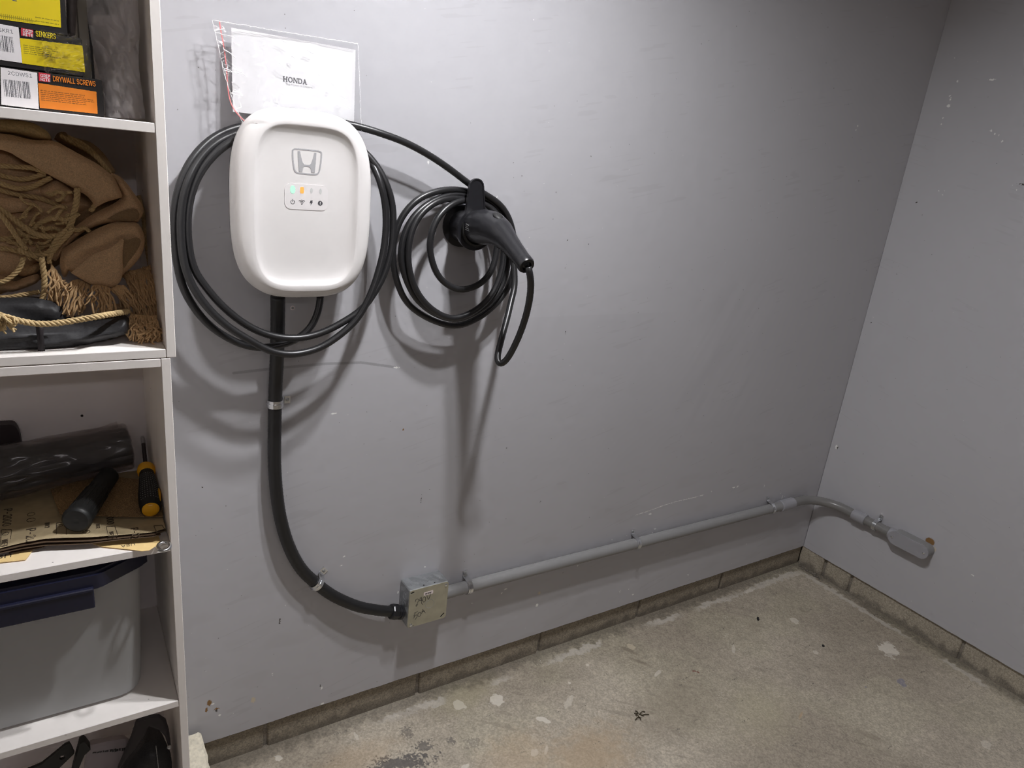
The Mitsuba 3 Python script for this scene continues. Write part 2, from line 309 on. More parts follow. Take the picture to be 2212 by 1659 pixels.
FT = [(0.66, 0.62, 0.54), (0.075, 0.072, 0.075), BROWN, (0.55, 0.48, 0.36), (0.20, 0.17, 0.125), (0.16, 0.17, 0.27), (0.45, 0.32, 0.19), (0.36, 0.33, 0.20)]
RING = (-0.8812, -0.2786, 0.0000)
def floor_c(p, n, uv):
    u, v = p.x, p.y
    big = fbm(u * 2.2, v * 2.2, octaves=4)
    c = mix((0.30, 0.262, 0.208), (0.43, 0.385, 0.312), smoothstep(0.3, 0.72, big))
    c = mix(c, (0.42, 0.40, 0.28), 0.18 * smoothstep(0.52, 0.7, fbm(u * 5 + 9, v * 5)))
    c = c * (0.86 + 0.28 * fbm(u * 60, v * 60))
    c = c * (0.80 + 0.40 * noise(u * 260, v * 260))
    c = c * (0.88 + 0.24 * noise(u * 700, v * 700))
    wob = fbm(u * 75, v * 75) - 0.5; wob2 = fbm(u * 260, v * 260) - 0.5
    for P, a, b, t, k, s in STAINS:
        du, dv = u - P[0], v - P[1]; cs, sn = math.cos(t), math.sin(t)
        d = dr.sqrt(dr.square((du * cs + dv * sn) / a) + dr.square((-du * sn + dv * cs) / b))
        if k in (4, 6, 7): m = smoothstep(1.3, 0.2, d + 0.6 * wob)
        elif k == 1: m = smoothstep(1.15, 0.6, d + 1.2 * wob + 1.6 * wob2)
        else: m = smoothstep(1.05, 0.85, d + 1.1 * wob)
        c = mix(c, FT[k], s * m)
    rr = dr.sqrt(dr.square(u - RING[0]) + dr.square(v - RING[1]))
    c = mix(c, (0.17, 0.06, 0.04), 0.8 * smoothstep(0.004, 0.002, dr.abs(rr - 0.015)) * smoothstep(0.42, 0.5, noise(u * 120, v * 120)))
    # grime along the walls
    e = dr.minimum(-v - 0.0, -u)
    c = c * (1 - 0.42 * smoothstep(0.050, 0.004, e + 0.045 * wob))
    c = mix(c, (0.56, 0.53, 0.48), 0.5 * smoothstep(0.016, 0.006, dr.abs(e - 0.040 + 0.030 * wob)) * smoothstep(0.40, 0.55, noise(u * 9, v * 9 + 4)))
    # specks and thin scratches
    c = mix(c, (0.05, 0.045, 0.04), 0.8 * dot_layer(u * 16 + 1.0 * wob2, v * 16, 1, 0.35))
    c = mix(c, (0.62, 0.58, 0.51), 0.6 * dot_layer(u * 13 + 1.5 * wob2, v * 13 + 0.8 * wob, 5, 0.45))
    s = smoothstep(0.82, 0.86, noise(u * 60 + v * 60, v * 9 - u * 9)) * smoothstep(0.45, 0.6, noise(u * 6, v * 6 + 20))
    return mix(c, (0.22, 0.19, 0.15), 0.35 * s)
def floor_b(p, n, uv): return 0.0020 * fbm(p.x * 60, p.y * 60, octaves=3)
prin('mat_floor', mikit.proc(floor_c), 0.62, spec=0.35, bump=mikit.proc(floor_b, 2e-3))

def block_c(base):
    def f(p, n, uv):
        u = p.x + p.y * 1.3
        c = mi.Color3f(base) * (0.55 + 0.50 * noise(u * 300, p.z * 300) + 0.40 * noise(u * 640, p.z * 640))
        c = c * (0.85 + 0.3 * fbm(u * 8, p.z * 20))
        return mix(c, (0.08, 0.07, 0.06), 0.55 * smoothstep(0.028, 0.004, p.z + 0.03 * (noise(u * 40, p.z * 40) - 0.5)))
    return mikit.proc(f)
def block_b(p, n, uv): return 0.0004 * noise((p.x + p.y * 1.3) * 420, p.z * 420)
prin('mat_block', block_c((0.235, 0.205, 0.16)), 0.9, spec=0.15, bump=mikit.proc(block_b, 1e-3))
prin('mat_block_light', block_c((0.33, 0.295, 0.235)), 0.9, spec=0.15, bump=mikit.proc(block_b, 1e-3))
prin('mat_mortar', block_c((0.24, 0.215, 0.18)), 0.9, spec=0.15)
prin('mat_chunk', mikit.proc(lambda p, n, uv: mi.Color3f(0.62, 0.58, 0.47) * (0.75 + 0.5 * fbm(p.x * 160, p.y * 160 + p.z * 160))), 0.9, spec=0.15)

prin('mat_laminate', mikit.proc(lambda p, n, uv: mi.Color3f(0.80, 0.765, 0.73) * (0.97 + 0.06 * fbm(p.x * 30, p.y * 30 + p.z * 8)) * (1 - 0.5 * dot_layer(p.x * 25 + p.z * 25, p.y * 25 + p.z * 25, 31, 0.12))), 0.45, spec=0.35)
prin('mat_laminate_back', (0.80, 0.765, 0.765), 0.55, spec=0.3)
prin('mat_charger', (0.63, 0.615, 0.605), 0.32, spec=0.5, clearcoat=0.15, clearcoat_gloss=0.8)
prin('mat_charger_panel', (0.66, 0.64, 0.635), 0.18, spec=0.5)
prin('mat_emblem', (0.34, 0.34, 0.35), 0.4)
prin('mat_icon', (0.06, 0.06, 0.065), 0.5)
prin('mat_led_green', (0.05, 0.16, 0.09), 0.3)
prin('mat_led_orange', (0.20, 0.05, 0.02), 0.3)
prin('mat_led_off', (0.50, 0.51, 0.50), 0.3)
prin('mat_cable', (0.012, 0.012, 0.013), 0.36, spec=0.55)
prin('mat_hose', mikit.proc(lambda p, n, uv: mi.Color3f(0.009, 0.009, 0.0095)), 0.42, spec=0.5)
prin('mat_black_plastic', (0.011, 0.011, 0.013), 0.33, spec=0.5)
prin('mat_black_matte', (0.012, 0.012, 0.012), 0.55, spec=0.4)
prin('mat_label_grey', (0.22, 0.22, 0.22), 0.5)
prin('mat_pvc', mikit.proc(lambda p, n, uv: mi.Color3f(0.215, 0.215, 0.215) * (0.95 + 0.1 * fbm(p.x * 12, p.y * 12 + p.z * 60))), 0.45, spec=0.4)
prin('mat_pvc_elbow', (0.165, 0.162, 0.158), 0.3, spec=0.5)
prin('mat_pvc_light', (0.265, 0.265, 0.285), 0.4, spec=0.45)
prin('mat_zinc', (0.72, 0.74, 0.76), 0.19, metal=1.0)
prin('mat_zinc_dull', mikit.proc(lambda p, n, uv: mi.Color3f(0.40, 0.42, 0.43) * (0.8 + 0.4 * voronoi(p.x * 90 + p.y * 50, p.z * 90 + p.y * 50)[2])), 0.42, metal=0.85)
prin('mat_cover_steel', mikit.proc(lambda p, n, uv: mi.Color3f(0.40, 0.385, 0.30) * (0.86 + 0.28 * fbm(p.x * 60, p.z * 60))), 0.45, metal=0.55)
prin('mat_dark_hole', (0.01, 0.01, 0.01), 0.8)
prin('mat_marker', (0.018, 0.016, 0.016), 0.5)
prin('mat_sticker', (0.70, 0.62, 0.61), 0.5)
prin('mat_paper', (0.64, 0.64, 0.655), 0.55, spec=0.3)
prin('mat_print_grey', (0.10, 0.10, 0.11), 0.6)
prin('mat_print_light', (0.45, 0.45, 0.46), 0.6)
mat('mat_film', type='thindielectric', int_ior=1.5)
mat('mat_film_grey', type='principledthin', base_color=rgb(0.88, 0.85, 0.86), roughness=0.16, spec_trans=0.95, eta=1.4)
prin('mat_seam_glint', (0.85, 0.85, 0.85), 0.2)  # white that paints the glints along film edges and creases
mat('mat_film_bag', type='principledthin', base_color=rgb(0.95, 0.93, 0.94), roughness=0.2, spec_trans=0.60, eta=1.45)
prin('mat_zip', (0.75, 0.22, 0.22), 0.3)
prin('mat_black_box', (0.014, 0.013, 0.013), 0.4, spec=0.4)
prin('mat_yellow', (0.70, 0.55, 0.01), 0.32, spec=0.45)
prin('mat_yellow_dark', (0.30, 0.24, 0.01), 0.4)
prin('mat_orange', (0.68, 0.20, 0.02), 0.4)
prin('mat_red', (0.55, 0.03, 0.05), 0.4)
prin('mat_white_print', (0.74, 0.72, 0.73), 0.5)
prin('mat_orange_dark', (0.24, 0.07, 0.01), 0.5)

def weave(base, f=900):
    return mikit.proc(lambda p, n, uv: mi.Color3f(base) * (0.80 + 0.40 * noise(p.x * f, p.z * f, p.y * f)) * (0.85 + 0.3 * fbm(p.x * 22, p.z * 22, p.y * 22)))
prin('mat_canvas', weave((0.50, 0.335, 0.195)), 0.9, spec=0.1)
prin('mat_canvas_dark', weave((0.36, 0.245, 0.135)), 0.9, spec=0.1)
prin('mat_canvas_shade', weave((0.22, 0.145, 0.08)), 0.95, spec=0.05)  # canvas with the shade of hollow roll ends put into its colour
prin('mat_rope', weave((0.47, 0.34, 0.17), 700), 0.85, spec=0.15)
prin('mat_rope_lit', weave((0.52, 0.39, 0.205), 700), 0.85, spec=0.15)  # lit copy of the rope, the light put into its colour
prin('mat_fringe', weave((0.52, 0.345, 0.18), 700), 0.85, spec=0.15)
prin('mat_nylon', mikit.proc(lambda p, n, uv: mi.Color3f(0.020, 0.020, 0.022) * (0.8 + 0.4 * noise(p.x * 600, p.z * 600, p.y * 600))), 0.5, spec=0.45)
prin('mat_strap', (0.016, 0.012, 0.015), 0.6)
prin('mat_sand_paper', mikit.proc(lambda p, n, uv: mi.Color3f(0.38, 0.305, 0.185) * (0.85 + 0.3 * fbm(p.x * 90, p.y * 90))), 0.75, spec=0.2)
prin('mat_sand_ink', (0.075, 0.055, 0.035), 0.7)
prin('mat_sand_grit', mikit.proc(lambda p, n, uv: mix((0.17, 0.10, 0.045), (0.44, 0.29, 0.14), smoothstep(0.35, 0.8, noise(p.x * 1500, p.y * 1500)))), 0.6)
prin('mat_sand_dark', (0.075, 0.045, 0.025), 0.7)
prin('mat_sand_yellow', (0.76, 0.56, 0.25), 0.7)
prin('mat_rubber', mikit.proc(lambda p, n, uv: mi.Color3f(0.013, 0.014, 0.014) * (0.8 + 0.4 * noise(p.x * 300, p.y * 30, p.z * 300))), 0.5, spec=0.4)
prin('mat_driver_yellow', (0.80, 0.40, 0.012), 0.3)
prin('mat_steel', (0.45, 0.44, 0.45), 0.25, metal=1.0)
mat('mat_bin', type='principledthin', base_color=rgb(0.60, 0.61, 0.61), roughness=0.4, spec_trans=0.10, diff_trans=0.55, eta=1.4)
prin('mat_bin_lid', (0.010, 0.011, 0.028), 0.38, spec=0.45)
prin('mat_dark_content', (0.06, 0.06, 0.065), 0.8)
prin('mat_case', (0.025, 0.018, 0.020), 0.5)
prin('mat_cream', (0.72, 0.64, 0.42), 0.5)
prin('mat_pale_card', (0.42, 0.40, 0.34), 0.6)
prin('mat_pouch', mikit.proc(lambda p, n, uv: mi.Color3f(0.17, 0.15, 0.145) * (0.85 + 0.3 * noise(p.x * 500, p.z * 160))), 0.7)
prin('mat_grey_paper', (0.34, 0.30, 0.31), 0.7)

# ---------------------------------------------------------------- the room
H, CEIL, XL, YF = 0.082, 2.42, -5.2, -5.6
def ragged(a0, a1, h, top, seed):
    """drywall outline in (along, z) with a slightly ragged lower edge"""
    a = np.arange(a0, a1, 0.006); q = np.stack([a * 40, a * 0, a * 0 + seed], 1)
    low = h + 0.0020 * (meshkit.fbm(q, 3, seed) - 0.5)
    return Polygon([*zip(a, low), (a1, top), (a0, top)])
# back wall: drywall over a course of concrete block
wm = ext(ragged(XL, 0.012, H, CEIL, 3), 0.012); wm.apply_transform(np.array([[1, 0, 0, 0], [0, 0, 1, 0], [0, 1, 0, 0], [0, 0, 0, 1.0]])); wm.fix_normals()
obj('wall_back', wm, 'mat_wall_a', smooth=False, label='grey painted drywall wall behind the charger, above a course of concrete block', kind='structure')
obj('mortar', bx(XL, 0.03, 0.0165, 0.12, -0.15, H + 0.03), 'mat_mortar', 'wall_back', smooth=False)
X0 = -0.2113 + 0.0
joint = -0.4582
edges = [0.008, joint + 0.004] + [joint - 0.4064 * k - 0.004 for k in range(0)]
xs = [(joint + 0.005, 0.008)] + [(joint - 0.4064 * (k + 1) + 0.005, joint - 0.4064 * k - 0.005) for k in range(11)]
for i, (a, b) in enumerate(xs):
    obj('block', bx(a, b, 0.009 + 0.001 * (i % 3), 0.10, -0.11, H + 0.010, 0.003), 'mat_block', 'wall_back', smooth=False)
# right wall
wm = ext(ragged(YF, 0.0, H, CEIL, 5), 0.012); wm.apply_transform(np.array([[0, 0, 1, 0], [1, 0, 0, 0], [0, 1, 0, 0], [0, 0, 0, 1.0]])); wm.fix_normals()
obj('wall_right', wm, 'mat_wall_b', smooth=False, label='grey painted drywall wall with white paint nicks on the right of the corner', kind='structure')
obj('mortar', bx(0.0175, 0.12, YF, 0.01, -0.15, H + 0.03), 'mat_mortar', 'wall_right', smooth=False)
ys = [(-0.205, -0.106)] + [(-0.2113 - 0.4064 * (k + 1) + 0.005, -0.2113 - 0.4064 * k - 0.005) for k in range(13)]
for i, (a, b) in enumerate(ys):
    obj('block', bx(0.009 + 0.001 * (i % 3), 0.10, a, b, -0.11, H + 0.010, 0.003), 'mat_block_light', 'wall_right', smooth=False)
# the broken piece in the corner
brk = bx(0.004, 0.09, -0.094, 0.006, -0.10, H + 0.006, 0.004).subdivide().subdivide().subdivide()
brk.merge_vertices(); brk.vertices += 0.008 * (np.stack([meshkit.fbm(brk.vertices * 70 + k * 9, 3, k) for k in range(3)], 1) - 0.5)
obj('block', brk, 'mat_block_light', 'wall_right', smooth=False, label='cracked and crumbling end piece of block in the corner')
crumbs = []
for k in range(26):
    s = rng.uniform(0.002, 0.007); c = trimesh.creation.icosphere(1, s); c.vertices *= [rng.uniform(.7, 1.3), rng.uniform(.7, 1.3), rng.uniform(.5, .8)]
    c.apply_translation([-rng.uniform(0.001, 0.022), -rng.uniform(0.0, 0.11), s * 0.4]); crumbs.append(c)
obj('mortar_crumbs', cat(*crumbs), 'mat_mortar', smooth=True, label='loose grey mortar crumbs on the floor in the corner', cat='rubble', kind='stuff')
# floor, ceiling, the two far walls of the garage
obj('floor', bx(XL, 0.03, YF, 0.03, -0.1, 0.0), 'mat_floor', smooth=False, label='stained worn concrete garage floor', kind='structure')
obj('ceiling', bx(XL, 0.03, YF, 0.03, CEIL, CEIL + 0.05), 'mat_ceiling', smooth=False, label='white garage ceiling', kind='structure')
obj('wall_left', bx(XL - 0.05, XL, YF, 0.03, -0.1, CEIL + 0.05), 'mat_room', smooth=False, label='plain wall on the left', kind='structure')
obj('wall_front', bx(XL, 0.03, YF - 0.05, YF, -0.1, CEIL + 0.05), 'mat_room', smooth=False, label='plain wall behind the camera', kind='structure')

# ---------------------------------------------------------------- lamps
cl = thing('ceiling_lamp', 'black hanging lamp with two lenses in added troughs that dim the upper charger wall', 'lamp')
obj('housing', bx(-1.96, -1.58, -0.76, -0.46, LAMP_Z + .024, LAMP_Z + .060, 0.004), 'mat_black_matte', cl, smooth=False)
for x in (-1.90, -1.64): obj('hanger', tube([(x, -.61, LAMP_Z + .059), (x, -.61, CEIL - .0005)], .006, 10), 'mat_black_matte', cl)
for x, y in LAMP:
    for s_ in (-1, 1): obj('added_skirt', bx(-1.95, -1.59, y + s_ * .0330 - .0015, y + s_ * .0330 + .0015, LAMP_Z, LAMP_Z + .025), 'mat_black_matte', cl, smooth=False)  # unseen skirts, added to cut the lamp light on the upper wall
    an_ = np.arange(40) / 40 * 2 * math.pi
    V_ = np.vstack([np.stack([x + LAMP_R * np.cos(an_), y + LAMP_R * np.sin(an_), an_ * 0 + LAMP_Z + .0165], 1), [[x, y, LAMP_Z + .0165]]]); j_ = np.arange(40)
    obj('lens', trimesh.Trimesh(V_, np.stack([(j_ + 1) % 40, j_, j_ * 0 + 40], 1), process=False), 'mat_white_print', cl, smooth=False, emitter={'type': 'area', 'radiance': rgb(*LAMP_L)})
tl = thing('added_fill_tube', 'added white fill tube on the ceiling behind the camera', 'lamp')  # unseen fill, added to lift shadows and shelf interiors
obj('housing', bx(-3.32, -1.60, -3.58, -3.42, CEIL - 0.045, CEIL - 0.001, 0.006), 'mat_ceiling', tl, smooth=False)
obj('diffuser', bx(-3.30, -1.62, -3.57, -3.43, CEIL - 0.07, CEIL - 0.046, 0.005), 'mat_white_print', tl, smooth=False, emitter={'type': 'area', 'radiance': rgb(*FILL_TUBE_L)})

# ---------------------------------------------------------------- shelving
FR, BK, TH = -0.30, -0.006, 0.0126
def bookcase(name, label, x1, x0, z0, z1, boards, kinds):
    t = thing(name, label, 'shelf')
    obj('side_panel', bx(x1, x1 + TH, FR, BK, z0, z1, 0.0008), 'mat_laminate', t, smooth=False)
    obj('side_panel', bx(x0 - TH, x0, FR, BK, z0, z1, 0.0008), 'mat_laminate', t, smooth=False)
    obj('back_panel', bx(x0, x1, BK - 0.005, BK, z0, z1), 'mat_laminate_back', t, smooth=False)
    for z, k in zip(boards, kinds):
        obj(k, bx(x0 + 0.0002, x1 - 0.0004, FR + 0.0006, BK - 0.0052, z - TH, z, 0.0007), 'mat_laminate', t, smooth=False)
    return t
XU, XL_ = -2.2954, -2.3030
up = bookcase('upper_shelf_unit', 'white laminate shelf unit holding screw boxes, bag and rope bundle, standing on the lower one', XU, -3.05, 1.1070, 2.02, [1.1196, 1.4281, 1.74, 2.02], ['bottom_board', 'shelf_board', 'shelf_board', 'top_board'])
lo = bookcase('lower_shelf_unit', 'white laminate shelf unit holding tools and a storage bin, underneath the upper one', XL_, -3.05, 0.0, 1.1058, [1.1056, 0.7984, 0.4897, 0.185], ['top_board', 'shelf_board', 'shelf_board', 'bottom_board'])
obj('kick_board', bx(-3.05, XL_, -0.27, -0.258, 0.0, 0.172), 'mat_laminate', lo, smooth=False)
obj('screw_hole', lathe([(0, 0), (0.0022, 0), (0.0022, 0.0004), (0, 0.0004)], frame((-2.4033, -0.0114, 0.9185), (1, 0, 0), (0, 0, 1)), 14), 'mat_dark_hole', lo)
# broken block standing between the shelf unit and the wall
ck = bx(-2.288, -2.2305, -0.21, -0.014, 0.0, 0.140, 0.006).subdivide().subdivide().subdivide()
ck.merge_vertices(); w = np.stack([meshkit.fbm(ck.vertices * 45 + k * 7, 4, 20 + k) for k in range(3)], 1) - 0.5
w[ck.vertices[:, 2] < 0.01] = 0; w[:, 1] = np.minimum(w[:, 1], 0.3); ck.vertices += 0.009 * w; ck.vertices[:, 0] = np.maximum(ck.vertices[:, 0], -2.2895)
obj('concrete_block', ck, 'mat_chunk', smooth=False, label='pale rough concrete block piece on the floor beside the shelf unit', cat='block')
# small things on the floor
for P, s, lab in [((-0.4662, -0.1763, 0.0000), (.009, .004, .004), 'small black lump on the floor below the conduit, larger of two'), ((-0.3732, -0.3708, 0.0000), (.005, .004, .003), 'small black pellet on the floor, nearer the right wall')]:
    g = trimesh.creation.icosphere(3, 1.0); g.vertices *= 1 + 0.5 * (meshkit.fbm(g.vertices * 2.2, 3, int(P[0] * -100))[:, None] - 0.5); g.vertices *= s
    g.apply_transform(trimesh.transformations.rotation_matrix(0.8, [0, 0, 1])); g.apply_translation([P[0], P[1], s[2] * 0.75])
    obj('floor_debris', g, 'mat_black_matte', smooth=True, label=lab, cat='debris')
g = []
P = (-1.1586, -0.3280, 0.0000)
for k in range(9):
    a = rng.uniform(0, 6.28); l = rng.uniform(.008, .020); c = np.array([P[0] + rng.uniform(-.012, .012), P[1] + rng.uniform(-.008, .008), 0.0015])
    g.append(tube(spline([c, c + [l * math.cos(a) * .5, l * math.sin(a) * .5, rng.uniform(.001, .006)], c + [l * math.cos(a), l * math.sin(a), 0.0]], 0.002), 0.0012, 5))
obj('dry_leaf_scrap', cat(*g), mat('mat_scrap', **two({'type': 'diffuse', 'reflectance': rgb(.07, .06, .04)})), smooth=True, label='crumpled dark dry scrap lying on the floor near the camera', cat='debris')

# ---------------------------------------------------------------- charger
CX, CZ = -2.0366, 1.3096
ch = thing('ev_charger', 'white rounded electric car charger box mounted on the grey wall', 'charger')
def R(a, b, n, d): 
    q = super_ring(a, b, n, 112, CX, CZ); return np.stack([q[:, 0], np.full(len(q), -d), q[:, 1]], 1)
RA, RB = 0.1238, 0.1648
cover = rings([R(RA - .010, RB - .010, 3.2, .052), R(RA - .002, RB - .002, 3.2, .060), R(RA, RB, 3.2, .075), R(RA - .001, RB - .001, 3.2, .094), R(RA - .005, RB - .005, 3.2, .1035), R(RA - .012, RB - .012, 3.3, .1095),
               R(.101, .1480, 3.6, .1128), R(.0930, .1400, 4.0, .1130), R(.0895, .1368, 4.2, .1120), R(.0868, .1340, 4.3, .1090), R(.0815, .1285, 4.4, .1058), R(.0740, .1210, 4.5, .1036), R(.062, .109, 4.4, .1021), R(.052, .098, 4.2, .1016), R(.04, .07, 3.6, .1015), R(.015, .03, 3.0, .1015)])
obj('cover', cover, 'mat_charger', ch, smooth=50)
back = rings([R(RA - .040, RB - .045, 3.2, .0005), R(RA - .040, RB - .045, 3.2, .053)])
obj('rear_housing', back, 'mat_charger', ch, smooth=40)
# cable guide lip on top
lip = spline([(-2.0774, -0.1010, 1.4673), (-2.0558, -0.1010, 1.4721), (-2.0242, -0.1010, 1.4730), (-1.9915, -0.1010, 1.4693), (-1.9620, -0.1010, 1.4612)], 0.004)
FD = .1018                                            # recessed face of the cover
M = wallA(CX, FD, CZ)
def local(P): return (P[0] - CX, P[2] - CZ)
# emblem: a flared H in a rounded frame
ex, ez = 0.0, 1.3878 - CZ
outer = Polygon(spline([(-.0262, .0175, 0), (-.0235, .0205, 0), (-.018, .0215, 0), (0, .0220, 0), (.018, .0215, 0), (.0235, .0205, 0), (.0262, .0175, 0), (.0258, .004, 0), (.0232, -.013, 0), (.0195, -.0190, 0), (.013, -.0205, 0), (0, -.0210, 0), (-.013, -.0205, 0), (-.0195, -.0190, 0), (-.0232, -.013, 0), (-.0258, .004, 0), (-.0262, .0175, 0)], 0.0012)[:, :2])
ringp = outer.difference(outer.buffer(-.0024))
hh = [(-.0168, .0186), (-.0128, .0186), (-.0106, .0080), (-.0078, -.0010), (-.0052, -.0042), (0, -.0050), (.0052, -.0042), (.0078, -.0010), (.0106, .0080), (.0128, .0186), (.0168, .0186), (.0158, .000), (.0142, -.0182), (.0084, -.0182), (.0068, -.0106), (.0046, -.0082), (0, -.0080), (-.0046, -.0082), (-.0068, -.0106), (-.0084, -.0182), (-.0142, -.0182), (-.0158, .000)]
emb = union_all([ringp, affinity.scale(Polygon(hh), .97, .93)])
obj('emblem', ext(affinity.translate(emb, ex, ez), .0005, M), 'mat_emblem', ch, smooth=False, label='grey letter H emblem in a rounded frame')
pc = (-2.0366 - CX, 1.3283 - CZ)
panel = obj('indicator_panel', ext(rrect(.0765, .0440, .011, *pc), .0007, M), 'mat_charger_panel', ch, smooth=False, label='small raised panel with four indicator lights and symbols')
LX = [-.0245, -.0083, .0083, .0246]; LZ, IZ = 1.3400 - CZ, 1.3192 - CZ
M2 = wallA(CX, FD + .0008, CZ)
def el(w, h, cx, cy): return affinity.translate(affinity.scale(Point(0, 0).buffer(1, quad_segs=10), w, h), cx, cy)
obj('light', ext(el(.0046, .0070, LX[0], LZ), .0005, M2), 'mat_led_green', panel, smooth=False, label='lit green light', emitter={'type': 'area', 'radiance': rgb(0.50, 0.92, 0.66)})
obj('light', ext(rrect(.0064, .0108, .0018, LX[1], LZ), .0005, M2), 'mat_led_orange', panel, smooth=False, label='lit orange light', emitter={'type': 'area', 'radiance': rgb(1.3, 0.46, 0.10)})
for k in (2, 3): obj('light', ext(el(.0022, .0048, LX[k], LZ), .0004, M2), 'mat_led_off', panel, smooth=False)
def arc(r, w, a0, a1, cx, cy, n=20):
    a = np.radians(np.linspace(a0, a1, n)); return LineString(np.stack([cx + r * np.cos(a), cy + r * np.sin(a)], 1)).buffer(w / 2, cap_style='flat')
obj('power_symbol', ext(union_all([arc(.0033, .0009, 120, 420, LX[0], IZ - .0004), sbox(LX[0] - .00045, IZ, LX[0] + .00045, IZ + .0045)]), .0004, M2), 'mat_icon', panel, smooth=False)
obj('wifi_symbol', ext(union_all([Point(LX[1], IZ - .0034).buffer(.0011)] + [arc(r, .0010, 48, 132, LX[1], IZ - .0040) for r in (.0030, .0053, .0077)]), .0004, M2), 'mat_icon', panel, smooth=False)
obj('bolt_symbol', ext(affinity.translate(Polygon([(-.0010, .0040), (.0030, .0040), (.0014, .0010), (.0031, .0010), (-.0012, -.0044), (-.0001, -.0008), (-.0028, -.0008)]), LX[2], IZ), .0004, M2), 'mat_icon', panel, smooth=False)
obj('warning_symbol', ext(Point(LX[3], IZ).buffer(.0042).difference(union_all([rrect(.0015, .0042, .0006, LX[3], IZ + .0009), Point(LX[3], IZ - .0026).buffer(.0008)])), .0004, M2), 'mat_icon', panel, smooth=False)

# booklet in a clear zip bag, tucked behind the charger
bk = thing('booklet', 'white printed booklet inside the clear bag above the charger', 'booklet')
B0, B1, Z0, Z1 = -2.1432, -1.9283, 1.4570, 1.5880
page = np.array([[[x, -.026 - .004 * math.sin((x - B0) / (B1 - B0) * 3.1) - .035 * (Z1 - z), z] for x in np.linspace(B0, B1, 14)] for z in np.linspace(Z1, Z0, 10)])
obj('cover', sheet(page, .004), 'mat_paper', bk, smooth=20)
def slab(ch_):
    p = {'H': [sbox(0, 0, .26, .12), sbox(0, .58, .26, .7), sbox(.05, 0, .2, .7), sbox(.5, 0, .76, .12), sbox(.5, .58, .76, .7), sbox(.55, 0, .7, .7), sbox(.1, .30, .6, .42)],
         'O': [el(.40, .36, .40, .35).difference(el(.23, .25, .40, .35))],
         'N': [sbox(0, .59, .3, .7), sbox(.06, 0, .16, .7), sbox(0, 0, .24, .1), Polygon([(.06, .7), (.26, .7), (.72, 0), (.56, 0)]), sbox(.58, .59, .8, .7), sbox(.64, 0, .73, .7)],
         'D': [Polygon([(0, 0), (.42, 0), (.66, .1), (.76, .35), (.66, .6), (.42, .7), (0, .7)]).difference(Polygon([(.2, .11), (.4, .11), (.53, .2), (.58, .35), (.53, .5), (.4, .59), (.2, .59)])).difference(sbox(0, .12, .05, .58))],
         'A': [Polygon([(.08, 0), (.22, 0), (.40, .52), (.32, .7)]), Polygon([(.32, .7), (.46, .7), (.76, 0), (.56, 0)]), sbox(.0, 0, .28, .1), sbox(.5, 0, .84, .1), sbox(.2, .18, .6, .28)]}[ch_]
    return union_all(p)
pos, word = 0.0, []
for c_ in 'HONDA': word.append(affinity.translate(slab(c_), pos, 0)); pos += {'H': .86, 'O': .88, 'N': .86, 'D': .78, 'A': 0}[c_]
word = affinity.scale(union_all(word), 0.0100, .0125, origin=(0, 0))
def on_page(x, z, off=.0004): return (x, -.026 - .004 * math.sin((x - B0) / (B1 - B0) * 3.1) - .035 * (Z1 - z) - off, z)
obj('title', ext(word, .0004, frame(on_page(-2.0598, 1.5167), (1, 0, 0), (0, .035, 1))), 'mat_print_grey', bk, smooth=False, label='bold dark grey HONDA lettering')
obj('subtitle', text('The Power of Dreams', .0034, frame(on_page(-2.0558, 1.5118), (1, 0, 0), (0, .035, 1)), .0003), 'mat_print_light', bk, smooth=False)

zb = thing('zip_bag', 'clear plastic zip bag with a red zip strip, around the booklet above the charger', 'bag')
def film(TL, TR, BR, BL, n=46, m=60, amp=.0028, seed=1, off=0.0):
    TL, TR, BR, BL = map(np.array, (TL, TR, BR, BL)); s, t = np.meshgrid(np.linspace(0, 1, m), np.linspace(0, 1, n))
    s_, t_ = s[..., None], t[..., None]; P = (TL * (1 - s_) + TR * s_) * (1 - t_) + (BL * (1 - s_) + BR * s_) * t_
    q = np.stack([s * 9 + t * 5, t * 5 - s * 4, s * 0 + seed], -1); w = 1 - np.abs(2 * meshkit.fbm(q, 3, seed) - 1) * 2
    q2 = np.stack([s * 26 + t * 9, t * 20, s * 0 + seed], -1)
    P[..., 1] -= off + amp * w * np.minimum(1, 6 * np.minimum(np.minimum(s, 1 - s), np.minimum(t, 1 - t)) + .15) + amp * .35 * (meshkit.fbm(q2, 2, seed + 5) - .5)
    return P
TLc, TRc, BRc, BLc = [(-2.1748, -0.0340, 1.5926), (-1.9289, -0.0340, 1.5977), (-1.9208, -0.0470, 1.4498), (-2.1443, -0.0470, 1.4373)]
front = film(TLc, TRc, BRc, BLc, seed=2, off=.0035)
u_ = np.linspace(0, 1, front.shape[0]); pull = np.where(u_ > .45, (u_ - .45) / .55, 0)[:, None] ** 1.6 * np.clip(1 - np.linspace(0, 1, front.shape[1])[None, :] / .16, 0, 1)
front[..., 0] += .012 * pull; front[..., 1] -= .006 * pull
backf = film(np.array(TLc) + [0, .020, 0], np.array(TRc) + [0, .020, 0], np.array(BRc) + [0, .030, 0], np.array(BLc) + [0, .030, 0], seed=6, amp=.0015)
def open_sheet(P):
    n, m = P.shape[:2]; i, j = np.meshgrid(np.arange(n - 1), np.arange(m - 1), indexing='ij'); a = (i * m + j).ravel()
    return trimesh.Trimesh(P.reshape(-1, 3), np.vstack([np.stack([a, a + m, a + m + 1], 1), np.stack([a, a + m + 1, a + 1], 1)]), process=False)
obj('film', open_sheet(front), 'mat_film', zb, smooth=True)
obj('film', open_sheet(backf), 'mat_film', zb, smooth=True)
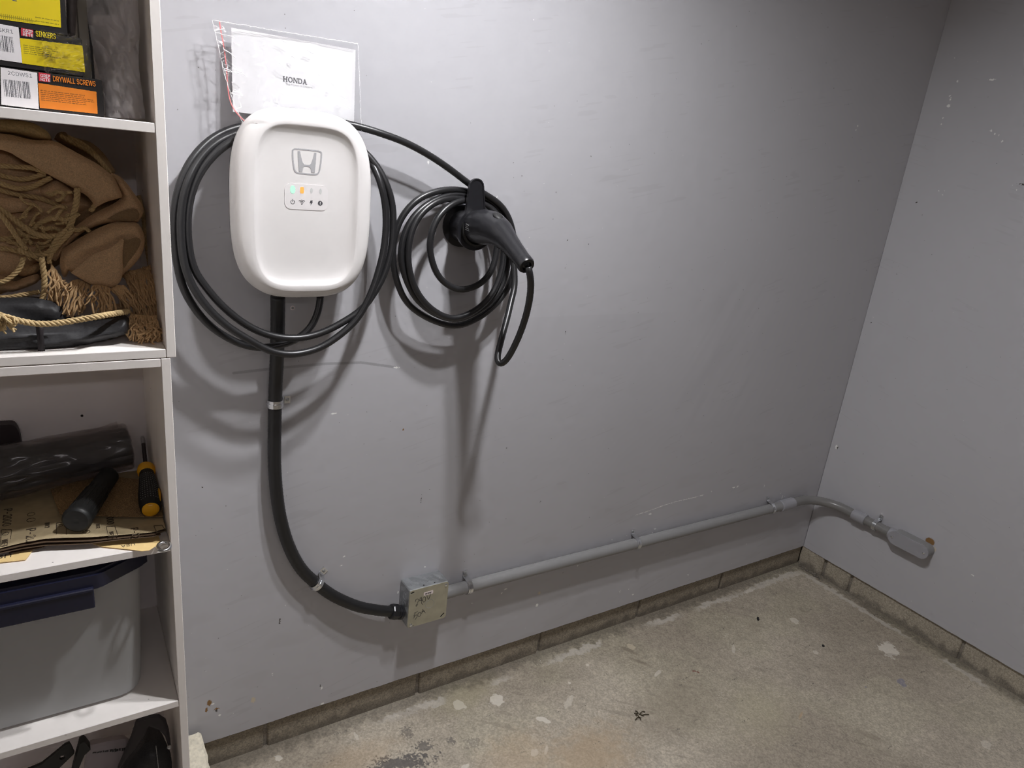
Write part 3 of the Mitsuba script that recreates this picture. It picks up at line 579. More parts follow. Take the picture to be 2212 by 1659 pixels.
tail = np.array([[np.array(a) * (1 - t) + np.array(b) * t for t in np.linspace(0, 1, 8)] for a, b in zip(spline([(-2.1490, -0.0700, 1.4417), (-2.1446, -0.0950, 1.4456), (-2.1191, -0.1120, 1.4617)], .006), spline([(-2.1305, -0.0800, 1.4367), (-2.1264, -0.1050, 1.4393), (-2.0919, -0.1220, 1.4565)], .006))])
obj('film', open_sheet(tail), 'mat_film', zb, smooth=True)
corner = np.array([[np.array(a) * (1 - t) + np.array(b) * t for t in np.linspace(0, 1, 6)] for a, b in zip(spline([(-1.9498, -0.0660, 1.4720), (-1.9322, -0.0660, 1.4693), (-1.9249, -0.0660, 1.4653)], .004), spline([(-1.9536, -0.0700, 1.4637), (-1.9357, -0.0700, 1.4530), (-1.9207, -0.0700, 1.4554)], .004))])
obj('film', open_sheet(corner), 'mat_film', zb, smooth=True)
g_ = random.Random(4)
def glint_strand(P, seed, amp=.0016, r=.00045, lift=.0012):  # thin white strand that paints a glint on the film
    C = spline(P, .003); q = np.stack([np.arange(len(C)) * .9, C[:, 0] * 0 + seed, C[:, 0] * 0], 1)
    C = C + amp * (np.stack([meshkit.noise(q + k * 5, seed + k) for k in range(3)], 1) - .5) * [1, .4, 1] - [0, lift, 0]
    return tube(C, r * (.4 + 1.2 * meshkit.noise(q * 1.7, seed + 9)), 5)
obj('seam', cat(glint_strand(front[0], 1, .0016, .0005), glint_strand(front[:, -1], 3, .0014, .00028), glint_strand(front[:, 0], 4, .0016, .0004)), 'mat_seam_glint', zb, smooth=True, label='welded edges of the clear bag, their glints painted as white strands')
cr_ = []
for k in range(15):
    i0, j0 = g_.randrange(1, 40), g_.randrange(0, 7); L_ = g_.randrange(2, 6)
    cr_.append(glint_strand([front[min(45, i0 + q)][max(0, min(9, j0 + q * g_.choice([0, 1, -1, 1])))] for q in range(L_ + 1)], 20 + k, .0012, .00045 * g_.uniform(.5, 1.6)))
for k in range(12):
    i0, j0 = g_.randrange(2, 42), g_.randrange(9, 52); L_ = g_.randrange(2, 7)
    cr_.append(glint_strand([front[min(45, i0 + q // 2)][min(59, j0 + q)] for q in range(L_ + 1)], 60 + k, .0012, .00028 * g_.uniform(.5, 1.5)))
obj('crease_glint', cat(*cr_), 'mat_seam_glint', zb, smooth=True, kind='stuff')  # highlights on the crumpled film, painted as short white strands
zp = spline([(-2.1638, -0.0390, 1.5922), (-2.1615, -0.0400, 1.5753), (-2.1579, -0.0410, 1.5530), (-2.1551, -0.0425, 1.5252), (-2.1539, -0.0445, 1.4932), (-2.1503, -0.0500, 1.4683), (-2.1422, -0.0560, 1.4547), (-2.1346, -0.0620, 1.4461), (-2.1255, -0.0680, 1.4399)], .004, .006)
obj('zip_strip', tube(zp, .0009, 8), 'mat_zip', zb)
obj('zip_strip', tube(zp + [.0024, -.0003, 0], .0007, 8), 'mat_film', zb)

# ---------------------------------------------------------------- charging cable and its connector
cable_px = [
 [(-1.9944, -0.0600, 1.1396), (-1.9971, -0.0640, 1.1204), (-2.0060, -0.0680, 1.0959), (-2.0207, -0.0700, 1.0739), (-2.0471, -0.0700, 1.0557), (-2.0774, -0.0690, 1.0468), (-2.1067, -0.0700, 1.0450), (-2.1356, -0.0730, 1.0511), (-2.1714, -0.0760, 1.0705), (-2.2045, -0.0780, 1.0998), (-2.2275, -0.0780, 1.1346), (-2.2408, -0.0760, 1.1669), (-2.2458, -0.0740, 1.1984), (-2.2486, -0.0700, 1.2407), (-2.2460, -0.0660, 1.2900), (-2.2361, -0.0620, 1.3315), (-2.2152, -0.0500, 1.3717), (-2.1833, -0.0340, 1.4059), (-2.1447, -0.0220, 1.4283), (-2.0964, -0.0150, 1.4418), (-2.0306, -0.0130, 1.4538), (-1.9621, -0.0150, 1.4468), (-1.9216, -0.0300, 1.4251), (-1.8985, -0.0500, 1.3963), (-1.8860, -0.0700, 1.3606), (-1.8762, -0.0740, 1.3227), (-1.8736, -0.0780, 1.2794), (-1.8789, -0.0830, 1.2307), (-1.8944, -0.0900, 1.1772), (-1.9105, -0.0940, 1.1386), (-1.9316, -0.0960, 1.1024), (-1.9631, -0.0980, 1.0734), (-2.0051, -0.1000, 1.0481), (-2.0461, -0.1010, 1.0388), (-2.0757, -0.1020, 1.0400), (-2.1024, -0.1010, 1.0485), (-2.1322, -0.0990, 1.0672), (-2.1680, -0.0970, 1.0924), (-2.1983, -0.0940, 1.1229), (-2.2233, -0.0900, 1.1609), (-2.2360, -0.0860, 1.1968), (-2.2399, -0.0800, 1.2425), (-2.2372, -0.0740, 1.2914), (-2.2271, -0.0680, 1.3327), (-2.2073, -0.0540, 1.3689), (-2.1775, -0.0420, 1.4008), (-2.1432, -0.0330, 1.4204), (-2.0997, -0.0290, 1.4356), (-2.0348, -0.0280, 1.4474), (-1.9670, -0.0300, 1.4411), (-1.9221, -0.0440, 1.4207), (-1.8913, -0.0560, 1.3923), (-1.8718, -0.0680, 1.3571), (-1.8599, -0.0720, 1.3190), (-1.8583, -0.0760, 1.2797), (-1.8614, -0.0800, 1.2351), (-1.8751, -0.0840, 1.1880), (-1.8918, -0.0860, 1.1561), (-1.9179, -0.0880, 1.1206), (-1.9501, -0.0880, 1.0982), (-1.9920, -0.0880, 1.0766), (-2.0318, -0.0870, 1.0661), (-2.0716, -0.0860, 1.0668), (-2.1101, -0.0850, 1.0781), (-2.1471, -0.0840, 1.1011), (-2.1821, -0.0820, 1.1347), (-2.2065, -0.0790, 1.1682), (-2.2217, -0.0770, 1.1952), (-2.2281, -0.0720, 1.2416), (-2.2254, -0.0660, 1.2911), (-2.2145, -0.0600, 1.3313), (-2.1968, -0.0550, 1.3638), (-2.1695, -0.0500, 1.3945), (-2.1382, -0.0450, 1.4161), (-2.0950, -0.0425, 1.4426), (-2.0390, -0.0425, 1.4582), (-1.9717, -0.0425, 1.4611), (-1.9141, -0.0480, 1.4555), (-1.8852, -0.0520, 1.4504), (-1.8333, -0.0520, 1.4389), (-1.7773, -0.0500, 1.4190), (-1.7265, -0.0480, 1.3954), (-1.6810, -0.0440, 1.3717), (-1.6409, -0.0420, 1.3533), (-1.6049, -0.0430, 1.3372), (-1.5789, -0.0440, 1.3140), (-1.5585, -0.0440, 1.2766), (-1.5463, -0.0430, 1.2252), (-1.5465, -0.0420, 1.1722), (-1.5656, -0.0410, 1.1292), (-1.6057, -0.0410, 1.0912), (-1.6539, -0.0410, 1.0680), (-1.6986, -0.0420, 1.0656), (-1.7559, -0.0450, 1.0861), (-1.8040, -0.0460, 1.1189), (-1.8297, -0.0460, 1.1633), (-1.8414, -0.0460, 1.2063), (-1.8426, -0.0460, 1.2438), (-1.8347, -0.0460, 1.2810), (-1.8166, -0.0460, 1.3120), (-1.7868, -0.0440, 1.3371), (-1.7442, -0.0400, 1.3522), (-1.6984, -0.0340, 1.3565), (-1.6507, -0.0300, 1.3496), (-1.6084, -0.0320, 1.3328), (-1.5849, -0.0360, 1.3047), (-1.5687, -0.0420, 1.2606), (-1.5643, -0.0460, 1.2150), (-1.5727, -0.0500, 1.1633), (-1.5993, -0.0530, 1.1239), (-1.6385, -0.0550, 1.0977), (-1.6902, -0.0560, 1.0826), (-1.7432, -0.0580, 1.0971), (-1.7900, -0.0600, 1.1308), (-1.8157, -0.0600, 1.1710), (-1.8294, -0.0600, 1.2090), (-1.8296, -0.0580, 1.2432), (-1.8188, -0.0560, 1.2784), (-1.7937, -0.0520, 1.3102), (-1.7502, -0.0440, 1.3356), (-1.6975, -0.0340, 1.3471), (-1.6438, -0.0300, 1.3384), (-1.6080, -0.0340, 1.3193), (-1.5898, -0.0420, 1.2853), (-1.5815, -0.0500, 1.2360), (-1.5876, -0.0580, 1.1858), (-1.6119, -0.0640, 1.1351), (-1.6572, -0.0670, 1.1001), (-1.7084, -0.0680, 1.0883), (-1.7544, -0.0680, 1.1080), (-1.7891, -0.0680, 1.1404), (-1.8094, -0.0680, 1.1774), (-1.8183, -0.0660, 1.2168), (-1.8159, -0.0640, 1.2566), (-1.8032, -0.0600, 1.2906), (-1.7747, -0.0540, 1.3197), (-1.7353, -0.0460, 1.3367), (-1.6867, -0.0360, 1.3385), (-1.6449, -0.0360, 1.3274), (-1.6180, -0.0420, 1.3040), (-1.6031, -0.0500, 1.2659), (-1.6035, -0.0560, 1.2284), (-1.6155, -0.0600, 1.1882), (-1.6421, -0.0620, 1.1619), (-1.6814, -0.0620, 1.1499), (-1.7171, -0.0620, 1.1582), (-1.7466, -0.0620, 1.1821), (-1.7631, -0.0620, 1.2150), (-1.7696, -0.0620, 1.2435), (-1.7649, -0.0600, 1.2764), (-1.7484, -0.0560, 1.3055), (-1.7163, -0.0480, 1.3287), (-1.6765, -0.0380, 1.3374), (-1.6387, -0.0360, 1.3335), (-1.6063, -0.0440, 1.3147), (-1.5849, -0.0600, 1.2730), (-1.5740, -0.0800, 1.2209), (-1.5751, -0.1000, 1.1685), (-1.5901, -0.1150, 1.1359), (-1.6035, -0.1300, 1.1109), (-1.6189, -0.1460, 1.0888), (-1.6342, -0.1620, 1.0671), (-1.6493, -0.1780, 1.0449), (-1.6592, -0.1900, 1.0288), (-1.6593, -0.1960, 1.0185), (-1.6526, -0.2000, 1.0182), (-1.6437, -0.2080, 1.0363), (-1.6385, -0.2180, 1.0630), (-1.6347, -0.2300, 1.0968), (-1.6355, -0.2440, 1.1351), (-1.6409, -0.2580, 1.1725), (-1.6514, -0.2720, 1.2050), (-1.6620, -0.2800, 1.2272), (-1.6653, -0.2760, 1.2397)]]
CAB = np.array(cable_px[0])
cab = thing('charging_cable', 'long black charging cable coiled round the charger and hung on the round holster', 'cable')
cc = spline(CAB, .006, .012)
obj('cord', tube(cc, .0068, 14), 'mat_cable', cab, smooth=True)
# connector: a body that runs into a handle sloping down, round collar at its end
HX = -1.6655
js = [((HX, -.070, 1.2865), .0335), ((HX, -.100, 1.2900), .0362), ((HX, -.130, 1.2925), .0338), ((HX, -.160, 1.2885), .0285), ((HX, -.186, 1.2800), .0225), ((HX, -.215, 1.2675), .0188), ((HX, -.256, 1.2480), .0166)]
grip = chain(js, .004, 14)
con = obj('connector', grip, 'mat_black_plastic', cab, smooth=True, label='black plug with a round button, handle sloping down')
ax = np.array([0, -.040, -.0187]); ax /= np.linalg.norm(ax)
e0 = np.array([HX, -.2555, 1.2482])
Mx = frame(e0, np.cross([0, 0, 1], ax), np.cross(ax, np.cross([0, 0, 1], ax)))
obj('collar', lathe([(0, 0), (.0168, 0), (.0172, .002), (.0172, .014), (.0155, .018), (.0095, .018), (.0095, .010), (0, .010)], Mx, 36), 'mat_black_plastic', con, smooth=40)
btn = trimesh.creation.icosphere(3, 1.0); btn.vertices *= [.0105, .0135, .0050]; btn.apply_transform(trimesh.transformations.rotation_matrix(.42, [1, 0, 0])); btn.apply_translation((HX - .003, -.1540, 1.3188))
obj('button', btn, 'mat_black_matte', con, smooth=True)
seam = [(HX - .0325, -.085, 1.291), (HX - .0318, -.110, 1.289), (HX - .0275, -.140, 1.282)]
lines = []
for k, (w_, h_) in enumerate([(.013, .0024), (.011, .0010), (.015, .0010), (.017, .0008)]):
    lines.append(sbox(0, -k * .0034, w_, -k * .0034 + h_))
obj('rating_print', ext(union_all(lines), .0004, frame((HX - .0366, -.0860, 1.2920), (0, -1, -.10), (0, 0, 1))), 'mat_label_grey', con, smooth=False)
ribs = []
for k in range(9):
    y_ = -.172 - k * .0075
    ribs.append(bx(HX - .010, HX + .010, y_ - .0012, y_ + .0012, np.interp(-y_, [.12, .15, .178, .21, .25], [1.2590, 1.2606, 1.2592, 1.2506, 1.2342]) - .0012, np.interp(-y_, [.12, .15, .178, .21, .25], [1.2590, 1.2606, 1.2592, 1.2506, 1.2342]) + .003, .0005))
obj('grip_rib', cat(*ribs), 'mat_black_matte', con, smooth=False)
# holster
ho = thing('connector_holster', 'black round wall holster with an upright tab, holding the plug and the smaller cable coil', 'holster')
obj('drum', lathe([(0, 0), (.046, 0), (.046, .004), (.0345, .006), (.0345, .058), (0, .058)], wallA(HX, .0, 1.279), 44), 'mat_black_plastic', ho, smooth=35)
tabp = union_all([Point(0, 0).buffer(.0430, quad_segs=16), union_all([Point(-.006, .0880).buffer(.0165, quad_segs=12), Point(-.003, .030).buffer(.0235)]).convex_hull]).buffer(.016).buffer(-.016)
fl = ext(tabp, .007, wallA(HX, .056, 1.279)); 
obj('flange', fl, 'mat_black_plastic', ho, smooth=30)
rim = tabp.buffer(.0005).difference(tabp.buffer(-.0022))
obj('flange_rim', ext(rim, .0022, wallA(HX, .0625, 1.279)), 'mat_black_plastic', ho, smooth=30)
obj('socket_ring', lathe([(.029, .0), (.035, .0), (.035, .012), (.031, .014), (.029, .012)], wallA(HX, .0600, 1.280), 40), 'mat_black_matte', ho, smooth=35)

# ---------------------------------------------------------------- black flexible conduit, box, grey conduit
fc = thing('flexible_conduit', 'thick black flexible conduit curving from the charger down to the metal box', 'conduit')
hose = spline([(-2.0726, -0.0500, 1.1384), (-2.0715, -0.0460, 1.1015), (-2.0707, -0.0400, 1.0447), (-2.0688, -0.0260, 0.9832), (-2.0688, -0.0190, 0.9417), (-2.0692, -0.0170, 0.9011), (-2.0705, -0.0190, 0.8407), (-2.0710, -0.0210, 0.7788), (-2.0674, -0.0220, 0.7141), (-2.0586, -0.0220, 0.6458), (-2.0401, -0.0210, 0.5724), (-2.0120, -0.0180, 0.5066), (-1.9760, -0.0170, 0.4571), (-1.9355, -0.0200, 0.4136), (-1.8787, -0.0240, 0.3712), (-1.8255, -0.0270, 0.3453), (-1.7873, -0.0280, 0.3304)], .003, .010)
k_ = np.arange(len(hose)); rr = np.full(len(hose), .0133) + .00022 * np.sin(k_ * 2.1)
obj('hose', tube(hose, rr, 20), 'mat_hose', fc, smooth=True)
d_ = hose[-1] - hose[-8]; d_ /= np.linalg.norm(d_)
Mn = frame(hose[-1] - d_ * .004, np.cross([0, 0, 1], d_), np.cross(d_, np.cross([0, 0, 1], d_)))
obj('fitting', lathe([(.0134, 0), (.0180, .001), (.0195, .004), (.0195, .018), (.0170, .021), (.0158, .022), (.0158, .026), (.0185, .027), (.0185, .0335), (.0134, .034)], Mn, 10), 'mat_black_plastic', fc, smooth=20)

jb = thing('junction_box', 'square galvanised metal box marked 240V 50A at the bottom of the black conduit', 'electrical box')
BX0, BX1, BZ0, BZ1, BD = -1.7552, -1.6470, .2890, .3985, .054
shell = bx(BX0, BX1, -BD, -.0008, BZ0, BZ1, .0022)
obj('body', shell, 'mat_zinc_dull', jb, smooth=False)
cp = rrect(BX1 - BX0 - .001, BZ1 - BZ0 - .001, .007).difference(union_all([affinity.translate(affinity.rotate(rrect(.013, .0045, .002), 12), -.0475, .0475), affinity.translate(affinity.rotate(rrect(.014, .0045, .002), 45), .0430, -.0440), affinity.translate(affinity.rotate(rrect(.007, .004, .0018), 30), -.0400, -.0520)]))
bc = ((BX0 + BX1) / 2, (BZ0 + BZ1) / 2)
obj('inside', bx(BX0 + .004, BX1 - .004, -BD - .00012, -BD + .002, BZ0 + .004, BZ1 - .004), 'mat_dark_hole', jb, smooth=False)  # thin dark plate painting the shade behind the cover slots
cov = obj('cover', ext(cp, .0016, wallA(bc[0], BD + .0002, bc[1])), 'mat_cover_steel', jb, smooth=False, label='dull brassy steel cover plate')
for sx, sz in ((.0465, .0455), (-.0450, -.0475)):
    obj('screw', lathe([(0, 0), (.0042, 0), (.0040, .0014), (.0025, .0024), (0, .0027)], wallA(bc[0] + sx, BD + .0018, bc[1] + sz), 20), 'mat_zinc', cov, smooth=40)
obj('knockout_ring', ext(Point(0.004, .002).buffer(.0125).difference(Point(0.004, .002).buffer(.0117)), .0004, wallA(bc[0], BD + .0018, bc[1])), 'mat_zinc_dull', cov, smooth=False)
D = .0564
def strokes(lst, w): return union_all([LineString([(p[0], p[2]) for p in (spline(s, .0008) if len(s) > 5 else s)]).buffer(w, quad_segs=4) for s in lst])
S = [[(-1.7383, -0.0560, 0.3634), (-1.7371, -0.0560, 0.3688), (-1.7338, -0.0560, 0.3703), (-1.7307, -0.0560, 0.3686), (-1.7298, -0.0560, 0.3636), (-1.7319, -0.0560, 0.3575), (-1.7353, -0.0560, 0.3517), (-1.7341, -0.0560, 0.3493), (-1.7304, -0.0560, 0.3543)],
     [(-1.7252, -0.0560, 0.3727), (-1.7262, -0.0560, 0.3626), (-1.7178, -0.0560, 0.3633)], [(-1.7221, -0.0560, 0.3722), (-1.7200, -0.0560, 0.3533), (-1.7172, -0.0560, 0.3495)],
     [(-1.7140, -0.0560, 0.3712), (-1.7176, -0.0560, 0.3682), (-1.7177, -0.0560, 0.3615), (-1.7148, -0.0560, 0.3558), (-1.7107, -0.0560, 0.3574), (-1.7096, -0.0560, 0.3639), (-1.7113, -0.0560, 0.3691), (-1.7140, -0.0560, 0.3712)],
     [(-1.7071, -0.0560, 0.3729), (-1.7030, -0.0560, 0.3606), (-1.7003, -0.0560, 0.3612), (-1.6976, -0.0560, 0.3734)],
     [(-1.7295, -0.0560, 0.3325), (-1.7385, -0.0560, 0.3299)], [(-1.7362, -0.0560, 0.3284), (-1.7388, -0.0560, 0.3209), (-1.7320, -0.0560, 0.3227), (-1.7301, -0.0560, 0.3180), (-1.7316, -0.0560, 0.3143), (-1.7346, -0.0560, 0.3100)], [(-1.7400, -0.0560, 0.3153), (-1.7365, -0.0560, 0.3193)],
     [(-1.7238, -0.0560, 0.3287), (-1.7276, -0.0560, 0.3258), (-1.7280, -0.0560, 0.3201), (-1.7249, -0.0560, 0.3157), (-1.7209, -0.0560, 0.3179), (-1.7205, -0.0560, 0.3247), (-1.7238, -0.0560, 0.3287)],
     [(-1.7178, -0.0560, 0.3222), (-1.7153, -0.0560, 0.3341), (-1.7074, -0.0560, 0.3210)], [(-1.7177, -0.0560, 0.3269), (-1.7105, -0.0560, 0.3279)]]
mk = ext(strokes(S, .00062), .0003); mk.apply_transform(np.array([[1, 0, 0, 0], [0, 0, -1, -BD - .0019], [0, 1, 0, 0], [0, 0, 0, 1.0]]))
obj('handwriting', mk, 'mat_marker', cov, smooth=False, label='black handwritten 240V and 50A')
obj('sticker', ext(rrect(.0255, .0095, .0008), .0003, frame((bc[0] - .002, -BD - .0018, bc[1] + .0355), (1, 0, .03), (0, 0, 1))), 'mat_sticker', cov, smooth=False)
obj('sticker_print', ext(union_all([sbox(-.009 + .0011 * k, -.0022, -.009 + .0011 * k + rng.uniform(.0003, .0009), .0024) for k in range(16)]), .0002, frame((bc[0] - .002, -BD - .00215, bc[1] + .0352), (1, 0, .03), (0, 0, 1))), 'mat_marker', cov, smooth=False)
def ko(M, r=.0105): return ext(Point(0, 0).buffer(r, quad_segs=12).difference(Point(0, 0).buffer(r - .0009, quad_segs=12)), .0004, M)
for dx in (-.030, .0, .030): obj('knockout', ko(frame((bc[0] + dx, -.026 - abs(dx) * .1, BZ1), (1, 0, 0), (0, 1, 0))), 'mat_zinc', jb, smooth=False)
for dz in (.024, .0): obj('knockout', ko(frame((BX0, -.030, bc[1] + dz), (0, -1, 0), (0, 0, 1)), .009), 'mat_zinc', jb, smooth=False)
for dx in (-.012, .018): obj('pin_hole', lathe([(0, 0), (.0022, 0), (.0022, .0003), (0, .0003)], frame((bc[0] + dx, -.0465, BZ1), (1, 0, 0), (0, 1, 0)), 12), 'mat_dark_hole', jb)

# grey rigid conduit with its elbow round the corner
PR = .0167
PY = -.0225
pc_ = thing('rigid_conduit', 'grey plastic conduit running along the wall from the box and around the corner', 'conduit')
ZC = [(-1.646, .3385), (-1.5, .3390), (-.97, .3320), (-.36, .3250), (-.262, .3240)]
obj('pipe', tube(spline([(x, PY, z) for x, z in ZC], .02), PR, 24), 'mat_pvc', pc_, smooth=40)
def coupling(p, q, r=.0208):
    p, q = np.array(p, float), np.array(q, float); a = (q - p) / np.linalg.norm(q - p); L = np.linalg.norm(q - p)
    return lathe([(PR, 0), (r - .001, 0), (r, .001), (r, L - .001), (r - .001, L), (PR, L)], frame(p, np.cross([0, 0, 1], a), np.cross(a, np.cross([0, 0, 1], a))), 30)
E1 = (-.188, PY, .3235); E2 = (-.0225, -.168, .3200)
obj('coupling', coupling((-.262, PY, .3240), E1), 'mat_pvc_light', pc_, smooth=35)
a = np.linspace(0, math.pi / 2, 24); RR = .118
el_ = [E1] + [(-.0225 - RR + RR * math.sin(t), PY - RR + RR * math.cos(t), .3233 - .002 * t) for t in a] + [E2]
obj('elbow', tube(spline(el_, .006), PR, 24), 'mat_pvc_elbow', pc_, smooth=40)
obj('coupling', coupling(E2, (-.0225, -.218, .3197)), 'mat_pvc_light', pc_, smooth=35)
obj('short_pipe', tube(spline([(-.0225, -.21, .3197), (-.0225, -.27, .3193), (-.0225, -.325, .3190)], .01), PR, 24), 'mat_pvc_elbow', pc_, smooth=40)

lb = thing('conduit_body', 'grey elongated conduit fitting with a screwed cover where the pipe enters the right wall', 'conduit fitting')
LY0, LY1, LZ_ = -.318, -.452, .3190
def stad(h): return LineString([(-LY0 + .021, LZ_), (-LY1 - .021, LZ_)]).buffer(h, quad_segs=12)
MB = np.array([[0, 0, -1, 0], [-1, 0, 0, 0], [0, 1, 0, 0], [0, 0, 0, 1.0]])     # (along -y, z) -> right wall, extruded towards the room
def onB(poly, x0, depth): 
    m = ext(poly, depth); m.apply_transform(MB); m.apply_translation((-x0, 0, 0)); return m
obj('body', onB(stad(.0225), .0012, .041), 'mat_pvc', lb, smooth=30)
cvr = obj('cover', onB(stad(.0240), .0424, .0032), 'mat_pvc_light', lb, smooth=30)
obj('gasket', onB(stad(.0215), .0410, .0016), 'mat_dark_hole', lb, smooth=30)
obj('hub', lathe([(PR, 0), (.0212, .001), (.0212, .024), (PR, .025)], frame((-.0225, -.309, LZ_ + .0002), (1, 0, 0), (0, 0, 1)), 28) if False else coupling((-.0225, -.309, LZ_), (-.0225, -.336, LZ_), .0212), 'mat_pvc_light', lb, smooth=30)
for y_ in (-.329, -.441):
    obj('screw', lathe([(0, 0), (.0042, 0), (.0040, .0012), (.0024, .0022), (0, .0024)], frame((-.0456, y_, LZ_), (0, -1, 0), (0, 0, 1)), 18), 'mat_zinc', cvr, smooth=40)

# one-hole straps
def strap(label, c, axis, up, n, r, w, tab, lift, group=None):
    """c: centre of the pipe; axis along it; up: side of the tab, n: out of the wall; lift: distance of c from the wall"""
    t = thing('pipe_strap', label, 'pipe strap', group)
    a = np.radians(np.linspace(-112, 62, 34)); R_ = r + .0012
    pts = [(R_ * math.cos(q), R_ * math.sin(q)) for q in a]                # (n, up)
    x_, y_ = pts[-1]
    pts += [(x_ - .006, y_ + .0035), (-lift + .0050, y_ + .0065), (-lift + .0016, y_ + .0095), (-lift + .0012, y_ + .0125), (-lift + .0012, y_ + tab)]
    prof = LineString(pts).buffer(.0009, cap_style='flat', join_style='round')
    M_ = frame(np.array(c) - np.array(axis) * w / 2, n, up)
    if np.dot(M_[:3, 2], axis) < 0: M_[:3, 3] = np.array(c) + np.array(axis) * w / 2
    band = ext(prof, w, M_)
    rp = [(p[0] * 1.0, p[1] * 1.0) for p in pts[2:33]]
    rib = ext(LineString([(p[0] * (R_ + .0013) / R_, p[1] * (R_ + .0013) / R_) for p in rp]).buffer(.0011), w * .22, frame(np.array(c) - M_[:3, 2] * w * .11, n, up))
    obj('band', band, 'mat_zinc', t, smooth=25); obj('rib', rib, 'mat_zinc', t, smooth=25)
    s = np.array(c) + np.array(n) * (-lift + .0020) + np.array(up) * (y_ + tab - .0062)
    obj('screw', lathe([(0, 0), (.0040, 0), (.0038, .0012), (.0022, .0021), (0, .0023)], frame(s, axis, up) if np.dot(np.cross(axis, up), n) > 0 else frame(s, up, axis), 18), 'mat_zinc_dull', t, smooth=40)
    return t
def near(px): return hose[np.argmin(((hose - np.array(px)) ** 2).sum(1))], np.argmin(((hose - np.array(px)) ** 2).sum(1))
for P, lab in (((-2.0692, -0.0170, 0.9091), 'bright metal strap around the upright black conduit, below the charger'), ((-1.9760, -0.0170, 0.4571), 'bright metal strap around the bend of the black conduit, left of the metal box')):
    c, i = near(P); tv = hose[min(i + 6, len(hose) - 1)] - hose[i - 6]; tv[1] = 0; tv /= np.linalg.norm(tv)
    upv = np.cross([0, -1, 0], tv); upv = upv if (upv[0] + .3 * upv[2]) > 0 else -upv
    strap(lab, c, tv, upv, (0, -1, 0), .0135, .016, .022, -c[1])
def zp_(x): return float(np.interp(x, [q[0] for q in ZC], [q[1] for q in ZC]))
for P, lab in (((-1.5685, -0.0300, 0.3472), 'metal strap on the grey conduit right beside the metal box'), ((-0.9683, -0.0300, 0.3390), 'metal strap on the middle of the grey conduit along the back wall'), ((-0.3119, -0.0300, 0.3329), 'metal strap on the grey conduit next to the coupling before the corner')):
    strap(lab, (P[0], PY, zp_(P[0])), (1, 0, 0), (0, 0, 1), (0, -1, 0), PR, .014, .021, -PY)
P = (-0.0300, -0.2553, 0.3245)
strap('metal strap on the short grey conduit on the right wall', (-.0225, P[1], .3194), (0, -1, 0), (0, 0, 1), (-1, 0, 0), PR, .014, .021, .0225)
# wall anchor screw under the charger
an = thing('wall_anchor', 'small metal screw in a wall anchor just under the charger', 'screw')
P = (-2.0307, 0.0000, 1.1032)
obj('collar', lathe([(0, 0), (.0045, 0), (.0042, .0008), (0, .0009)], wallA(P[0], 0, P[2]), 20), 'mat_sticker', an)
obj('head', lathe([(0, 0), (.0026, 0), (.0022, .0012), (0, .0014)], wallA(P[0], .0009, P[2]), 16), 'mat_zinc_dull', an)

# ---------------------------------------------------------------- top compartment: screw boxes, clear bag, things behind
def flat(P, off=.0004, th=.0004):
    """a printed patch on a face that looks at -y, from its corners"""
    P = np.array(P); y = P[:, 1].mean()
    return ext(Polygon(P[:, [0, 2]]), th, frame((0, y - off, 0), (1, 0, 0), (0, 0, 1)))
def bars(x0, x1, z0, z1, y, seed, n=22):
    r = random.Random(seed); g = []; x = x0
    while x < x1:
        w = r.choice([.0004, .0006, .001]); g.append(sbox(x, z0, min(x + w, x1), z1)); x += w + r.choice([.0005, .0008, .001])
    return ext(union_all(g), .0003, frame((0, y, 0), (1, 0, 0), (0, 0, 1)))
def fine_print(x0, z0, n, w, y, seed, h=.0009, pitch=.0022):
    r = random.Random(seed); g = []
    for k in range(n):
        x = x0; end = x0 + w * r.uniform(.75, 1)
        while x < end: l = r.uniform(.002, .006); g.append(sbox(x, z0 - k * pitch, min(x + l, end), z0 - k * pitch + h)); x += l + .0008
    return ext(union_all(g), .0003, frame((0, y, 0), (1, 0, 0), (0, 0, 1)))
def wall_text(s, P, h, y, sx=1.0, bold=True): return text(s, h, frame((P[0], y, P[2]), (1, 0, 0), (0, 0, 1)), .0003, bold, sx)

o = thing('screw_box', 'black and orange box of drywall screws, lowest of the stack', 'box', 'boxes of fasteners stacked on the upper shelf')
obj('carton', bx(-2.535, -2.3505, -.270, -.155, 1.4284, 1.4733, .0012), 'mat_black_box', o, smooth=False)
obj('label', flat([(-2.4561, -0.2700, 1.4727), (-2.4197, -0.2700, 1.4718), (-2.4215, -0.2700, 1.4295), (-2.4594, -0.2700, 1.4302)]), 'mat_white_print', o, smooth=False)
obj('orange_panel', flat([(-2.4198, -0.2700, 1.4602), (-2.3579, -0.2700, 1.4583), (-2.3582, -0.2700, 1.4316), (-2.4204, -0.2700, 1.4313)]), 'mat_orange', o, smooth=False)
obj('badge', flat([(-2.4183, -0.2700, 1.4725), (-2.4059, -0.2700, 1.4722), (-2.4072, -0.2700, 1.4625), (-2.4187, -0.2700, 1.4625)], .0006), 'mat_red', o, smooth=False)
obj('badge_print', cat(wall_text('GRIP', (-2.4168, -0.2712, 1.4675), .0034, -.2712, .88), wall_text('RITE', (-2.4172, -0.2712, 1.4632), .0034, -.2712, .98)), 'mat_white_print', o, smooth=False)
obj('title', wall_text('DRYWALL SCREWS', (-2.4042, -0.2708, 1.4645), .0060, -.2708, .60), 'mat_orange', o, smooth=False)
obj('code', wall_text('2CDWS1', (-2.4500, -0.2708, 1.4653), .0042, -.2708, 1.0, False), 'mat_print_grey', o, smooth=False)
P, Q = (-2.4549, -0.2708, 1.4423), (-2.4285, -0.2708, 1.4627)
